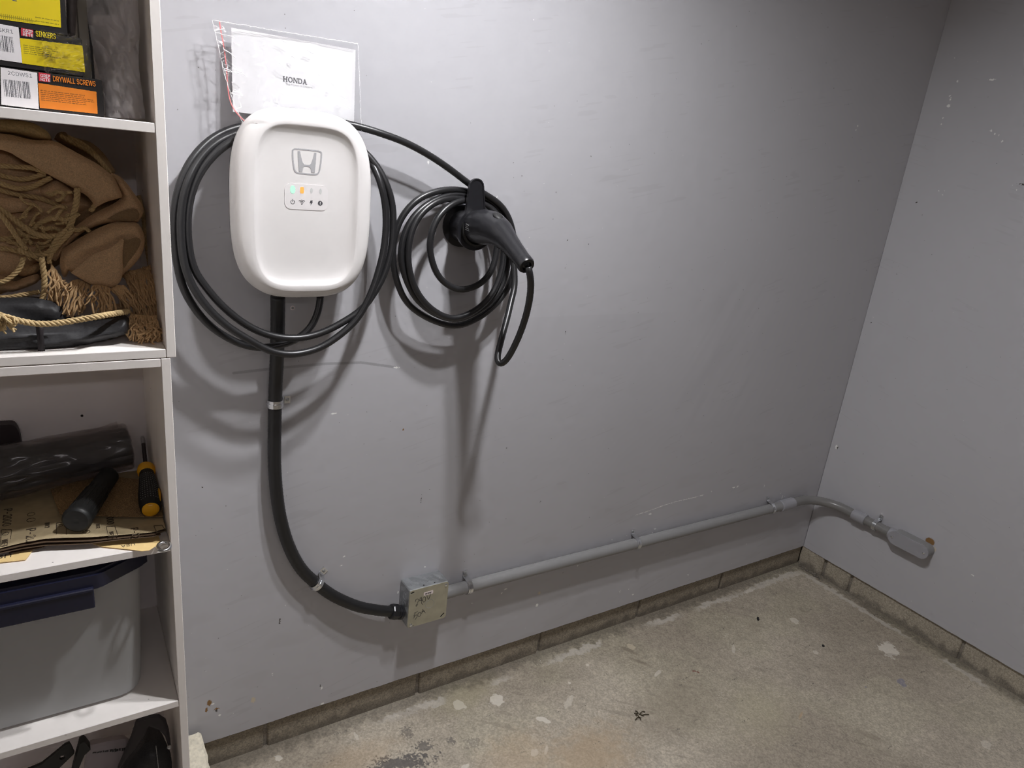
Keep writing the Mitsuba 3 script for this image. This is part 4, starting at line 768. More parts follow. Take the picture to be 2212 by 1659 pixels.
obj('barcode', bars(P[0], Q[0], P[2] - .002, Q[2] - .003, -.2708, 3), 'mat_print_grey', o, smooth=False)
P = (-2.4181, -0.2708, 1.4525)
obj('fine_print', fine_print(P[0], P[2] - .001, 6, .058, -.2708, 4), 'mat_orange_dark', o, smooth=False)

o = thing('screw_box', 'black and yellow box of sinkers in clear film, in the middle of the stack', 'box', 'boxes of fasteners stacked on the upper shelf')
obj('carton', bx(-2.535, -2.3695, -.266, -.155, 1.4740, 1.5185, .0012), 'mat_black_box', o, smooth=False)
obj('label', flat([(-2.4608, -0.2660, 1.5209), (-2.4340, -0.2660, 1.5201), (-2.4339, -0.2660, 1.4808), (-2.4630, -0.2660, 1.4810)]), 'mat_white_print', o, smooth=False)
obj('yellow_panel', flat([(-2.4337, -0.2660, 1.5085), (-2.3692, -0.2660, 1.5103), (-2.3684, -0.2660, 1.4799), (-2.4340, -0.2660, 1.4803)]), 'mat_yellow', o, smooth=False)
obj('badge', flat([(-2.4317, -0.2660, 1.5200), (-2.4193, -0.2660, 1.5196), (-2.4205, -0.2660, 1.5118), (-2.4321, -0.2660, 1.5113)], .0006), 'mat_red', o, smooth=False)
obj('badge_print', cat(wall_text('GRIP', (-2.4303, -0.2672, 1.5156), .0034, -.2672, .88), wall_text('RITE', (-2.4306, -0.2672, 1.5115), .0034, -.2672, .98)), 'mat_white_print', o, smooth=False)
obj('title', wall_text('SINKERS', (-2.4175, -0.2668, 1.5132), .0062, -.2668, .56), 'mat_yellow', o, smooth=False)
obj('code', wall_text('SKR1', (-2.4545, -0.2668, 1.5120), .0042, -.2668, 1.0, False), 'mat_print_grey', o, smooth=False)
P, Q = (-2.4611, -0.2668, 1.4909), (-2.4409, -0.2668, 1.5093)
obj('barcode', bars(P[0], Q[0], P[2], Q[2] - .001, -.2668, 9), 'mat_print_grey', o, smooth=False)
P = (-2.4312, -0.2668, 1.5007)
obj('fine_print', fine_print(P[0], P[2], 5, .038, -.2668, 5), 'mat_yellow_dark', o, smooth=False)
fy = np.array([[[x, -.2675 - .0050 * max(0, 1 - abs(2 * meshkit.fbm(np.array([x * 110 + z * 60, z * 150 - x * 50, 1.]), 3, 4) - 1) * 2.2) + .12 * max(0, x + 2.372) ** 2 / .011, z] for x in np.linspace(-2.412, -2.3610, 60)] for z in np.linspace(1.5215, 1.4735, 54)])
obj('film_wrap', open_sheet(fy), 'mat_film', o, smooth=True)
fs = np.array([[[-2.3610 - .002 * meshkit.noise(np.array([y * 120, z * 120, 2.]), 3), y, z] for y in np.linspace(-.2700, -.16, 14)] for z in np.linspace(1.5215, 1.4735, 20)])
obj('film_wrap', open_sheet(fs), 'mat_film', o, smooth=True)

o = thing('screw_box', 'yellow fastener box with a drawn screw, topmost of the stack', 'box', 'boxes of fasteners stacked on the upper shelf')
obj('carton', bx(-2.535, -2.3840, -.262, -.165, 1.5190, 1.6000, .0012), 'mat_black_box', o, smooth=False)
obj('yellow_panel', flat([(-2.4730, -0.2620, 1.5711), (-2.3877, -0.2620, 1.5888), (-2.3903, -0.2620, 1.5275), (-2.4779, -0.2620, 1.5255)]), 'mat_yellow', o, smooth=False)
P = (-2.4543, -0.2626, 1.5430); Q = (-2.4183, -0.2626, 1.5418)
zz = [sbox(x, P[2] - .0155, x + .0007, P[2] - .0105) for x in np.arange(P[0] - .01, Q[0], .0020)]
obj('screw_drawing', ext(union_all(zz + [sbox(P[0] - .01, P[2] - .0135, Q[0] + .003, P[2] - .0125)]), .0003, frame((0, -.2626, 0), (1, 0, 0), (0, 0, 1))), 'mat_yellow_dark', o, smooth=False)
obj('size_print', wall_text('2"', (-2.4382, -0.2626, 1.5485), .0062, -.2626), 'mat_print_grey', o, smooth=False)
P = (-2.4162, -0.2626, 1.5341)
obj('fine_print', fine_print(P[0], P[2], 2, .030, -.2626, 8, .0010, .0040), 'mat_yellow_dark', o, smooth=False)

obj('fabric_pouch', pillow([(-2.3790, -0.2150, 1.5966), (-2.3668, -0.2150, 1.5991), (-2.3678, -0.2150, 1.5726), (-2.3706, -0.2150, 1.5560), (-2.3739, -0.2150, 1.5251), (-2.3808, -0.2150, 1.5217), (-2.3835, -0.2150, 1.5256)], .006, .008, .02, .0025, curve=False), 'mat_pouch', smooth=True,
    label='brownish grey ribbed pouch standing behind the stacked screw boxes', cat='pouch')
o = thing('narrow_carton', 'narrow cream carton with dark edges standing beside the yellow boxes', 'box')
cx0, cx1 = (-2.3693, -0.1900, 1.5475)[0], (-2.3539, -0.1900, 1.5503)[0]
obj('carton', bx(cx0, cx1, -.190, -.10, 1.4284, 1.62, .001), 'mat_pale_card', o, smooth=False)
obj('dark_stripe', bx(cx0 + .0118, cx0 + .0150, -.1906, -.19, 1.4284, 1.62), 'mat_black_box', o, smooth=False)

cb = thing('clear_bag', 'crumpled clear plastic bag of small parts in the right corner of the upper shelf', 'bag')
def bag_sheet(L, Rr, n, d0, amp, seed, fq=1.0):
    L, Rr = spline(L, .004), spline(Rr, .004); t = np.linspace(0, 1, n)
    L = np.stack([np.interp(t, np.linspace(0, 1, len(L)), L[:, k]) for k in range(3)], 1); Rr = np.stack([np.interp(t, np.linspace(0, 1, len(Rr)), Rr[:, k]) for k in range(3)], 1)
    s = np.linspace(0, 1, 36)[None, :, None]; P = L[:, None] * (1 - s) + Rr[:, None] * s
    q = np.stack([P[..., 0] * 55 * fq + P[..., 2] * 18, P[..., 2] * 26 * fq - P[..., 0] * 20, P[..., 0] * 0 + seed], -1)
    ridge = 1 - np.abs(2 * meshkit.fbm(q, 3, seed) - 1) * 2
    P[..., 1] += -d0 * np.sin(s[..., 0] * math.pi) + amp * ridge
    return P
obj('film', open_sheet(bag_sheet([(-2.3601, -0.2350, 1.5772), (-2.3596, -0.2350, 1.5562), (-2.3583, -0.2300, 1.5354), (-2.3541, -0.2250, 1.5034), (-2.3505, -0.2350, 1.4783), (-2.3481, -0.2400, 1.4559), (-2.3475, -0.2450, 1.4290)], [(-2.2992, -0.2400, 1.5886), (-2.3012, -0.2400, 1.5611), (-2.3013, -0.2400, 1.5379), (-2.3046, -0.2450, 1.5158), (-2.3050, -0.2500, 1.4873), (-2.3025, -0.2500, 1.4618), (-2.3001, -0.2500, 1.4316)], 60, .022, .012, 3)), 'mat_film_bag', cb, smooth=True)
obj('film', open_sheet(bag_sheet([(-2.3323, -0.2500, 1.5810), (-2.3286, -0.2500, 1.5579), (-2.3234, -0.2450, 1.5349), (-2.3336, -0.2450, 1.5140), (-2.3417, -0.2450, 1.4933), (-2.3483, -0.2500, 1.4783), (-2.3476, -0.2550, 1.4292)], [(-2.3018, -0.2500, 1.5869), (-2.3024, -0.2500, 1.5572), (-2.3019, -0.2500, 1.5349), (-2.3097, -0.2500, 1.5203), (-2.3168, -0.2500, 1.5092), (-2.3221, -0.2550, 1.4791), (-2.3211, -0.2600, 1.4288)], 60, .014, .008, 9, 1.4)), 'mat_film_bag', cb, smooth=True)
obj('cream_part', pillow([(-2.3364, -0.2220, 1.4778), (-2.3330, -0.2220, 1.4806), (-2.3307, -0.2220, 1.4740), (-2.3270, -0.2220, 1.4710), (-2.3256, -0.2220, 1.4589), (-2.3254, -0.2220, 1.4431), (-2.3318, -0.2220, 1.4375), (-2.3337, -0.2220, 1.4520), (-2.3361, -0.2220, 1.4651)], .008, .008, .006, .0016), 'mat_cream', cb, smooth=True)
obj('black_part', pillow([(-2.3484, -0.1500, 1.5945), (-2.3188, -0.1500, 1.6004), (-2.3135, -0.1500, 1.5772), (-2.3164, -0.1500, 1.5662), (-2.3325, -0.1500, 1.5615), (-2.3502, -0.1500, 1.5612)], .012, .012, .012, .003), 'mat_black_box', cb, smooth=True)
obj('rod', tube(spline([(-2.3428, -0.1700, 1.5877), (-2.3373, -0.1700, 1.5731), (-2.3344, -0.1700, 1.5595)], .004), .0016, 8), 'mat_label_grey', cb, smooth=True)
for P, r in (((-2.3445, -0.2350, 1.4315), .0032), ((-2.3178, -0.2500, 1.4325), .0035)):
    g = trimesh.creation.icosphere(2, r); g.apply_translation(P); obj('small_part', g, 'mat_white_print', cb, smooth=True)

# ---------------------------------------------------------------- middle compartment: hammock bundle and black bag
hm = thing('hammock', 'bundled brown canvas hammock with its ropes and tassels on the middle shelf', 'hammock')
def cloth(P, m='mat_canvas', **k): return obj('cloth_fold', pillow(P, **k), m, hm, smooth=True)
# back mass
cloth([(-2.5241, -0.1000, 1.3983), (-2.4695, -0.1000, 1.4089), (-2.4358, -0.1000, 1.4095), (-2.4181, -0.1000, 1.4009), (-2.4109, -0.1000, 1.3897), (-2.4077, -0.1000, 1.3847), (-2.3919, -0.1000, 1.3727), (-2.3681, -0.1000, 1.3638), (-2.3440, -0.1000, 1.3461), (-2.3256, -0.1000, 1.3303), (-2.3095, -0.1000, 1.3108), (-2.3039, -0.1000, 1.2888), (-2.3092, -0.1000, 1.2660), (-2.3380, -0.1000, 1.2348), (-2.3784, -0.1000, 1.2188), (-2.4177, -0.1000, 1.2033), (-2.4571, -0.1000, 1.1735), (-2.5502, -0.1000, 1.1669)], 'mat_canvas_dark', bulge=.05, w=.05, thick=.06, res=.006, wr=.010, wr_dir=(1, -.5), wr_len=(.06, .012), seed=1)
cloth([(-2.5082, -0.1700, 1.4017), (-2.4687, -0.1700, 1.4098), (-2.4369, -0.1700, 1.4109), (-2.4190, -0.1700, 1.4042), (-2.4120, -0.1700, 1.3962), (-2.4125, -0.1700, 1.3899), (-2.4259, -0.1700, 1.3885), (-2.4472, -0.1700, 1.3926), (-2.4683, -0.1700, 1.3928), (-2.5095, -0.1700, 1.3897)], 'mat_rope', bulge=.018, w=.012, thick=.03, res=.0025, wr=.005, wr_dir=(1, .3), wr_len=(.006, .004), seed=2)
cloth([(-2.4076, -0.1300, 1.3900), (-2.4022, -0.1300, 1.3990), (-2.3928, -0.1300, 1.4013), (-2.3885, -0.1300, 1.3959), (-2.3638, -0.1300, 1.3904), (-2.3488, -0.1300, 1.3783), (-2.3397, -0.1300, 1.3640), (-2.3331, -0.1300, 1.3493), (-2.3457, -0.1300, 1.3483), (-2.3635, -0.1300, 1.3607), (-2.3809, -0.1300, 1.3700), (-2.3945, -0.1300, 1.3794)], 'mat_canvas_dark', bulge=.016, w=.012, thick=.03, res=.003, wr=.006, wr_dir=(1, -.6), wr_len=(.05, .006), seed=3)
# middle cloths seen between the ropes
cloth([(-2.5135, -0.1500, 1.3667), (-2.4670, -0.1500, 1.3710), (-2.4454, -0.1500, 1.3577), (-2.4208, -0.1500, 1.3441), (-2.3897, -0.1500, 1.3250), (-2.3671, -0.1500, 1.3044), (-2.3675, -0.1500, 1.2988), (-2.3801, -0.1500, 1.2926), (-2.3937, -0.1500, 1.2725), (-2.4203, -0.1500, 1.2381), (-2.4408, -0.1500, 1.2180), (-2.4657, -0.1500, 1.1981), (-2.5328, -0.1500, 1.1912)], 'mat_canvas', bulge=.02, w=.025, thick=.05, res=.004, wr=.011, wr_dir=(1, -.35), wr_len=(.05, .013), seed=4)
cloth([(-2.5079, -0.1770, 1.3072), (-2.4763, -0.1770, 1.3091), (-2.4570, -0.1770, 1.3096), (-2.4428, -0.1770, 1.3085), (-2.4395, -0.1770, 1.3021), (-2.4430, -0.1770, 1.2941), (-2.4565, -0.1770, 1.2908), (-2.4719, -0.1770, 1.2887), (-2.5103, -0.1770, 1.2843)], bulge=.010, w=.012, thick=.02, res=.003, seed=5)
cloth([(-2.4724, -0.1730, 1.2856), (-2.4567, -0.1730, 1.2896), (-2.4377, -0.1730, 1.2912), (-2.4325, -0.1730, 1.2862), (-2.4353, -0.1730, 1.2807), (-2.4438, -0.1730, 1.2737), (-2.4546, -0.1730, 1.2772), (-2.4674, -0.1730, 1.2806)], bulge=.010, w=.012, thick=.02, res=.003, seed=6)
cloth([(-2.4317, -0.1700, 1.3215), (-2.4173, -0.1700, 1.3329), (-2.4079, -0.1700, 1.3362), (-2.3971, -0.1700, 1.3277), (-2.3923, -0.1700, 1.3214), (-2.3946, -0.1700, 1.3065), (-2.4058, -0.1700, 1.3045), (-2.4148, -0.1700, 1.3080), (-2.4279, -0.1700, 1.3139)], bulge=.012, w=.012, thick=.02, res=.003, wr=.002, wr_dir=(1, 1), wr_len=(.03, .006), seed=7)
cloth([(-2.5305, -0.1650, 1.2023), (-2.4875, -0.1650, 1.2010), (-2.4728, -0.1650, 1.1914), (-2.4598, -0.1650, 1.1969), (-2.4421, -0.1650, 1.2025), (-2.4431, -0.1650, 1.1913), (-2.4613, -0.1650, 1.1815), (-2.4765, -0.1650, 1.1760), (-2.4898, -0.1650, 1.1776), (-2.5335, -0.1650, 1.1753)], bulge=.018, w=.016, thick=.03, res=.004, wr=.004, wr_dir=(1, .2), wr_len=(.05, .01), seed=8)
cloth([(-2.5173, -0.1550, 1.2327), (-2.4801, -0.1550, 1.2348), (-2.4629, -0.1550, 1.2269), (-2.4525, -0.1550, 1.2160), (-2.4398, -0.1550, 1.2161), (-2.4432, -0.1550, 1.2034), (-2.4601, -0.1550, 1.1963), (-2.4745, -0.1550, 1.2005), (-2.5214, -0.1550, 1.1949)], 'mat_fringe', bulge=.014, w=.016, thick=.03, res=.0025, wr=.006, wr_dir=(1, -.25), wr_len=(.05, .0035), seed=9)
# big fold across the top
cloth([(-2.5026, -0.1830, 1.3992), (-2.4678, -0.1830, 1.3931), (-2.4574, -0.1830, 1.3930), (-2.4334, -0.1830, 1.3888), (-2.4082, -0.1830, 1.3896), (-2.3931, -0.1830, 1.3825), (-2.3767, -0.1830, 1.3735), (-2.3598, -0.1830, 1.3645), (-2.3463, -0.1830, 1.3538), (-2.3384, -0.1830, 1.3450), (-2.3302, -0.1830, 1.3225), (-2.3327, -0.1830, 1.3183), (-2.3514, -0.1830, 1.3111), (-2.3652, -0.1830, 1.3028), (-2.3675, -0.1830, 1.3081), (-2.3748, -0.1830, 1.3185), (-2.3904, -0.1830, 1.3281), (-2.4122, -0.1830, 1.3409), (-2.4291, -0.1830, 1.3511), (-2.4497, -0.1830, 1.3632), (-2.4647, -0.1830, 1.3715), (-2.5049, -0.1830, 1.3776)], bulge=.016, w=.014, thick=.025, res=.0035, wr=.0055, wr_dir=(1, -.5), wr_len=(.10, .022), seed=11)
# right side: folded-over rolls with dark pieces painting the shade of open ends
cloth([(-2.3421, -0.1730, 1.3520), (-2.3325, -0.1730, 1.3487), (-2.3232, -0.1730, 1.3398), (-2.3140, -0.1730, 1.3253), (-2.3069, -0.1730, 1.3146), (-2.3024, -0.1730, 1.3036), (-2.3035, -0.1730, 1.2950), (-2.3112, -0.1730, 1.2833), (-2.3241, -0.1730, 1.2799), (-2.3529, -0.1730, 1.2787), (-2.3780, -0.1730, 1.2680), (-2.3984, -0.1730, 1.2507), (-2.4116, -0.1730, 1.2323), (-2.4207, -0.1730, 1.2225), (-2.4235, -0.1730, 1.2308), (-2.4099, -0.1730, 1.2545), (-2.3920, -0.1730, 1.2730), (-2.3666, -0.1730, 1.2934), (-2.3412, -0.1730, 1.3085), (-2.3299, -0.1730, 1.3201), (-2.3347, -0.1730, 1.3336)], bulge=.018, w=.012, thick=.04, res=.0035, wr=.005, wr_dir=(1, .6), wr_len=(.1, .012), seed=12)
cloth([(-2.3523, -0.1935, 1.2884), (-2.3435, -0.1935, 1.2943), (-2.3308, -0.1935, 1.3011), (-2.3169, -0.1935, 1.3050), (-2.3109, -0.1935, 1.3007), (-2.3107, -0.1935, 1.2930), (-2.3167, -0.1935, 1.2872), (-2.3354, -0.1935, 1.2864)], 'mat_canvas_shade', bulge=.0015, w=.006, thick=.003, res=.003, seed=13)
cloth([(-2.4112, -0.1870, 1.2416), (-2.3963, -0.1870, 1.2530), (-2.3751, -0.1870, 1.2674), (-2.3500, -0.1870, 1.2807), (-2.3299, -0.1870, 1.2857), (-2.3137, -0.1870, 1.2836), (-2.3067, -0.1870, 1.2726), (-2.3044, -0.1870, 1.2583), (-2.3083, -0.1870, 1.2402), (-2.3196, -0.1870, 1.2226), (-2.3372, -0.1870, 1.2043), (-2.3428, -0.1870, 1.1926), (-2.3523, -0.1870, 1.1861), (-2.3621, -0.1870, 1.1880), (-2.3792, -0.1870, 1.1913), (-2.3998, -0.1870, 1.2063), (-2.4046, -0.1870, 1.2126), (-2.4070, -0.1870, 1.2056), (-2.4120, -0.1870, 1.2014), (-2.4151, -0.1870, 1.2209)], bulge=.018, w=.014, thick=.04, res=.0035, wr=.006, wr_dir=(1, .5), wr_len=(.10, .013), seed=14)
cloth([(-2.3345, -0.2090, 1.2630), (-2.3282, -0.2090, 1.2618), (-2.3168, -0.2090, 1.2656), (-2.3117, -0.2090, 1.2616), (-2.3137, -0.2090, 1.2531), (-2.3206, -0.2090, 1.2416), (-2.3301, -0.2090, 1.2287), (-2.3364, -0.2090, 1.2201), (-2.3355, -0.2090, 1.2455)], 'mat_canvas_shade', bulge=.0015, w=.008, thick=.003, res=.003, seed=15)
cloth([(-2.4029, -0.2105, 1.2130), (-2.3746, -0.2105, 1.2388), (-2.3511, -0.2105, 1.2496), (-2.3346, -0.2105, 1.2636), (-2.3360, -0.2105, 1.2458), (-2.3390, -0.2105, 1.2097), (-2.3442, -0.2105, 1.1975), (-2.3535, -0.2105, 1.1918), (-2.3632, -0.2105, 1.1936), (-2.3799, -0.2105, 1.1970)], bulge=.004, w=.006, thick=.004, res=.0035, wr=.003, wr_dir=(1, .6), wr_len=(.08, .02), seed=16)
cloth([(-2.3607, -0.1970, 1.1628), (-2.3442, -0.1970, 1.1639), (-2.3355, -0.1970, 1.1608), (-2.3352, -0.1970, 1.1548), (-2.3412, -0.1970, 1.1512), (-2.3578, -0.1970, 1.1495)], bulge=.008, w=.008, thick=.02, res=.0025, seed=17)
c_0, c_1 = [(-2.4722, -0.1860, 1.3479), (-2.3810, -0.1860, 1.2337)]
CORD = (c_0[0], c_0[2] - (c_1[2] - c_0[2]) / 900 * 600, (c_1[0] - c_0[0]) / 900, (c_1[2] - c_0[2]) / 900)
RP = [
 [(-2.4824, -0.1790, 1.3316), (-2.4682, -0.1790, 1.3263), (-2.4557, -0.1790, 1.3227), (-2.4391, -0.1790, 1.3257), (-2.4274, -0.1790, 1.3330), (-2.4156, -0.1790, 1.3403)],
 [(-2.4805, -0.1770, 1.3515), (-2.4595, -0.1770, 1.3514), (-2.4368, -0.1770, 1.3513), (-2.4207, -0.1770, 1.3462)],
 [(-2.4797, -0.1750, 1.3402), (-2.4631, -0.1750, 1.3365), (-2.4481, -0.1750, 1.3350), (-2.4300, -0.1750, 1.3415), (-2.4220, -0.1750, 1.3434)],
 [(-2.4816, -0.1740, 1.3211), (-2.4651, -0.1740, 1.3159), (-2.4480, -0.1740, 1.3130), (-2.4326, -0.1740, 1.3114), (-2.4151, -0.1740, 1.3045), (-2.3994, -0.1740, 1.2986)],
 [(-2.3862, -0.1970, 1.3297), (-2.3871, -0.1970, 1.3165), (-2.3898, -0.1970, 1.3045), (-2.3929, -0.1970, 1.2937), (-2.3960, -0.1970, 1.2829), (-2.4002, -0.1970, 1.2734), (-2.4095, -0.1970, 1.2643), (-2.4234, -0.1970, 1.2619), (-2.4367, -0.1970, 1.2628), (-2.4492, -0.1970, 1.2709), (-2.4622, -0.1970, 1.2827), (-2.4719, -0.1970, 1.2925), (-2.4845, -0.1970, 1.3032)],
 [(-2.4849, -0.2010, 1.2974), (-2.4754, -0.2010, 1.2877), (-2.4683, -0.2010, 1.2740), (-2.4602, -0.2010, 1.2574), (-2.4556, -0.2010, 1.2483), (-2.4522, -0.2010, 1.2431)],
 [(-2.4613, -0.2000, 1.2454), (-2.4502, -0.2000, 1.2357), (-2.4358, -0.2000, 1.2352), (-2.4239, -0.2000, 1.2422), (-2.4158, -0.2000, 1.2572), (-2.4082, -0.2000, 1.2668), (-2.4021, -0.2000, 1.2724)],
 [(-2.4557, -0.1910, 1.2494), (-2.4453, -0.1910, 1.2669), (-2.4331, -0.1910, 1.2792), (-2.4190, -0.1910, 1.2864), (-2.4077, -0.1910, 1.2863), (-2.4013, -0.1910, 1.2792)],
 [(-2.4439, -0.1870, 1.2328), (-2.4362, -0.1870, 1.2438), (-2.4242, -0.1870, 1.2509), (-2.4202, -0.1870, 1.2442)],
 [(-2.4879, -0.1830, 1.2551), (-2.4751, -0.1830, 1.2542), (-2.4638, -0.1830, 1.2585), (-2.4566, -0.1830, 1.2653)],
 [(-2.4891, -0.1850, 1.2423), (-2.4741, -0.1850, 1.2413), (-2.4613, -0.1850, 1.2376), (-2.4549, -0.1850, 1.2350)],
 [(-2.4569, -0.2050, 1.2331), (-2.4588, -0.2050, 1.2251), (-2.4634, -0.2050, 1.2164), (-2.4725, -0.2050, 1.2063), (-2.4818, -0.2050, 1.1996), (-2.4927, -0.2050, 1.1970)],
 [(-2.4358, -0.2090, 1.2341), (-2.4356, -0.2090, 1.2234), (-2.4348, -0.2090, 1.2071), (-2.4361, -0.2090, 1.1893), (-2.4412, -0.2090, 1.1715), (-2.4515, -0.2090, 1.1578), (-2.4653, -0.2090, 1.1537), (-2.4779, -0.2090, 1.1598), (-2.4888, -0.2090, 1.1703), (-2.4946, -0.2090, 1.1765)],
 [(-2.4954, -0.1950, 1.1747), (-2.4802, -0.1950, 1.1751), (-2.4644, -0.1950, 1.1783), (-2.4518, -0.1950, 1.1809), (-2.4426, -0.1950, 1.1822)],
 [(-2.4276, -0.2030, 1.2251), (-2.4269, -0.2030, 1.2332), (-2.4216, -0.2030, 1.2427), (-2.4128, -0.2030, 1.2537), (-2.4027, -0.2030, 1.2647), (-2.3950, -0.2030, 1.2757)],
 [(-2.4006, -0.1600, 1.3970), (-2.3852, -0.1600, 1.3883), (-2.3694, -0.1600, 1.3807), (-2.3559, -0.1600, 1.3687), (-2.3448, -0.1600, 1.3535)],
 [(-2.3915, -0.1580, 1.3953), (-2.3735, -0.1580, 1.3880), (-2.3601, -0.1580, 1.3761), (-2.3513, -0.1580, 1.3636), (-2.3412, -0.1580, 1.3509)],
 [(-2.3030, -0.1200, 1.3163), (-2.2980, -0.1200, 1.2842), (-2.2969, -0.1200, 1.2542), (-2.2953, -0.1200, 1.2314), (-2.2924, -0.1200, 1.2052), (-2.2882, -0.1200, 1.1769)],
 [(-2.3715, -0.1800, 1.2967), (-2.3621, -0.1800, 1.3108), (-2.3592, -0.1800, 1.3191), (-2.3554, -0.1800, 1.3220)],
]
for k, P in enumerate(RP):
    obj('rope', rope(P, .0040 if k in (4, 6, 12) else .0034), 'mat_rope', hm, smooth=True)
obj('rope', rope([(-2.4784, -0.2920, 1.1710), (-2.4706, -0.2920, 1.1676), (-2.4576, -0.2920, 1.1633), (-2.4400, -0.2920, 1.1604), (-2.4183, -0.2920, 1.1619), (-2.3959, -0.2920, 1.1658), (-2.3788, -0.2920, 1.1686), (-2.3632, -0.2800, 1.1683), (-2.3490, -0.2620, 1.1659), (-2.3368, -0.2450, 1.1635)], .0042), 'mat_rope_lit', hm, smooth=True, label='rope end painted paler where it catches the light')
gc = random.Random(12)
for k in range(34):
    x0, y0 = gc.uniform(-60, 900), gc.uniform(560, 1500)
    if y0 < 620 + max(0, x0 - 250) * .75 or y0 > 1650 - x0 * .62: continue
    an, L0 = gc.choice([-.35, .15, .5, -.7, .9]) + gc.uniform(-.2, .2), gc.uniform(120, 330); p = [ (x0 + L0 * t * math.cos(an) + gc.uniform(-22, 22), y0 + L0 * t * math.sin(an) + 40 * math.sin(3.1 * t) * gc.choice([-1, 1])) for t in (0, .33, .66, 1)]
    ox_, oz_, sx_, sz_ = CORD
    obj('cord', rope([(ox_ + sx_ * q[0], -.186 - gc.uniform(0, .012), oz_ + sz_ * q[1] + .0 ) for q in p], gc.choice([.0021, .0026, .0031]), .012, step=.0026, n=5), 'mat_rope', hm, smooth=True)
def tassel(heads, tails, n, seed, m='mat_fringe', r=.0013, wav=.0022, stray=.004):
    g = random.Random(seed); out = []; heads, tails = np.array(heads, float), np.array(tails, float)
    th, tt = np.linspace(0, 1, len(heads)), np.linspace(0, 1, len(tails))
    for k in range(n):
        u = (k + g.uniform(-.4, .4)) / max(1, n - 1); u = min(1, max(0, u))
        a = np.array([np.interp(u, th, heads[:, j]) for j in range(3)]); b = np.array([np.interp(min(1, max(0, u + g.uniform(-.08, .08))), tt, tails[:, j]) for j in range(3)])
        b = b + [g.uniform(-1, 1) * stray, g.uniform(-1, 1) * stray * 1.6, g.uniform(-1, 1.2) * stray * 1.3]
        pts = []
        for s in np.linspace(0, 1, 7):
            q = a * (1 - s) + b * s; bow = math.sin(s * math.pi)
            pts.append(q + [g.gauss(0, wav) * min(1, 3 * s), -.006 * bow + g.gauss(0, wav) * min(1, 3 * s), .006 * bow])
        out.append(tube(spline(pts, .004), r * g.uniform(.8, 1.3), 5))
    return obj('tassel', cat(*out), m, hm, smooth=True)
tassel([(-2.4255, -0.2000, 1.2232), (-2.4204, -0.2000, 1.2150), (-2.4167, -0.2000, 1.2040)], [(-2.4334, -0.2100, 1.1701), (-2.4271, -0.2100, 1.1630), (-2.4225, -0.2100, 1.1629), (-2.4175, -0.2100, 1.1670)], 18, 1)
tassel([(-2.4241, -0.2030, 1.1990), (-2.4169, -0.2030, 1.2018), (-2.4104, -0.2030, 1.1962)], [(-2.4192, -0.2070, 1.1888), (-2.4115, -0.2070, 1.1831), (-2.4087, -0.2070, 1.1887)], 9, 2)
tassel([(-2.4032, -0.2030, 1.1990), (-2.3959, -0.2030, 1.2018), (-2.3866, -0.2030, 1.1989), (-2.3798, -0.2030, 1.1933)], [(-2.4144, -0.2230, 1.1797), (-2.4156, -0.2230, 1.1504), (-2.4072, -0.2230, 1.1530), (-2.3965, -0.2230, 1.1555), (-2.3923, -0.2230, 1.1639)], 26, 3)
tassel([(-2.3740, -0.2110, 1.1949), (-2.3679, -0.2110, 1.1963), (-2.3584, -0.2110, 1.1920)], [(-2.3838, -0.2330, 1.1731), (-2.3698, -0.2330, 1.1500), (-2.3648, -0.2330, 1.1528), (-2.3609, -0.2330, 1.1570), (-2.3499, -0.2330, 1.1566)], 26, 4)
tassel([(-2.3549, -0.2110, 1.1891), (-2.3459, -0.2110, 1.1947), (-2.3384, -0.2110, 1.1947)], [(-2.3392, -0.2150, 1.1666), (-2.3335, -0.2150, 1.1547), (-2.3197, -0.2150, 1.1499), (-2.3157, -0.2150, 1.1527)], 26, 5)
tassel([(-2.3347, -0.1700, 1.2024), (-2.3266, -0.1700, 1.2083), (-2.3135, -0.1700, 1.2099), (-2.3003, -0.1700, 1.2100), (-2.2979, -0.1700, 1.2040)], [(-2.3214, -0.2050, 1.1728), (-2.3165, -0.2050, 1.1428), (-2.3102, -0.2050, 1.1380), (-2.3046, -0.2050, 1.1454), (-2.2968, -0.2050, 1.1421), (-2.2937, -0.2050, 1.1497), (-2.2942, -0.2050, 1.1693)], 64, 6)
tassel([(-2.3384, -0.1650, 1.1984), (-2.3251, -0.1650, 1.2044), (-2.3050, -0.1650, 1.2120), (-2.2967, -0.1650, 1.2166)], [(-2.3213, -0.1550, 1.1859), (-2.3115, -0.1550, 1.1949), (-2.2991, -0.1550, 1.2010), (-2.2939, -0.1550, 1.1980)], 20, 7)
tassel([(-2.3317, -0.2400, 1.1579), (-2.3156, -0.2400, 1.1545), (-2.3002, -0.2400, 1.1540)], [(-2.3380, -0.2550, 1.1257), (-2.3313, -0.2550, 1.1217), (-2.3210, -0.2550, 1.1263), (-2.3112, -0.2550, 1.1200), (-2.3008, -0.2550, 1.1224), (-2.2980, -0.2550, 1.1282)], 48, 8, stray=.006)
tassel([(-2.3252, -0.2540, 1.1409), (-2.3149, -0.2540, 1.1463), (-2.3047, -0.2540, 1.1474), (-2.3000, -0.2540, 1.1369)], [(-2.3229, -0.2580, 1.1206), (-2.3114, -0.2580, 1.1223), (-2.3060, -0.2580, 1.1294), (-2.2999, -0.2580, 1.1217)], 26, 9, wav=.004, stray=.007)
tassel([(-2.4907, -0.2920, 1.1790), (-2.4830, -0.2920, 1.1762), (-2.4795, -0.2920, 1.1711)], [(-2.4905, -0.2970, 1.1587), (-2.4838, -0.2970, 1.1559), (-2.4765, -0.2970, 1.1582), (-2.4698, -0.2970, 1.1592)], 30, 10, 'mat_rope_lit')

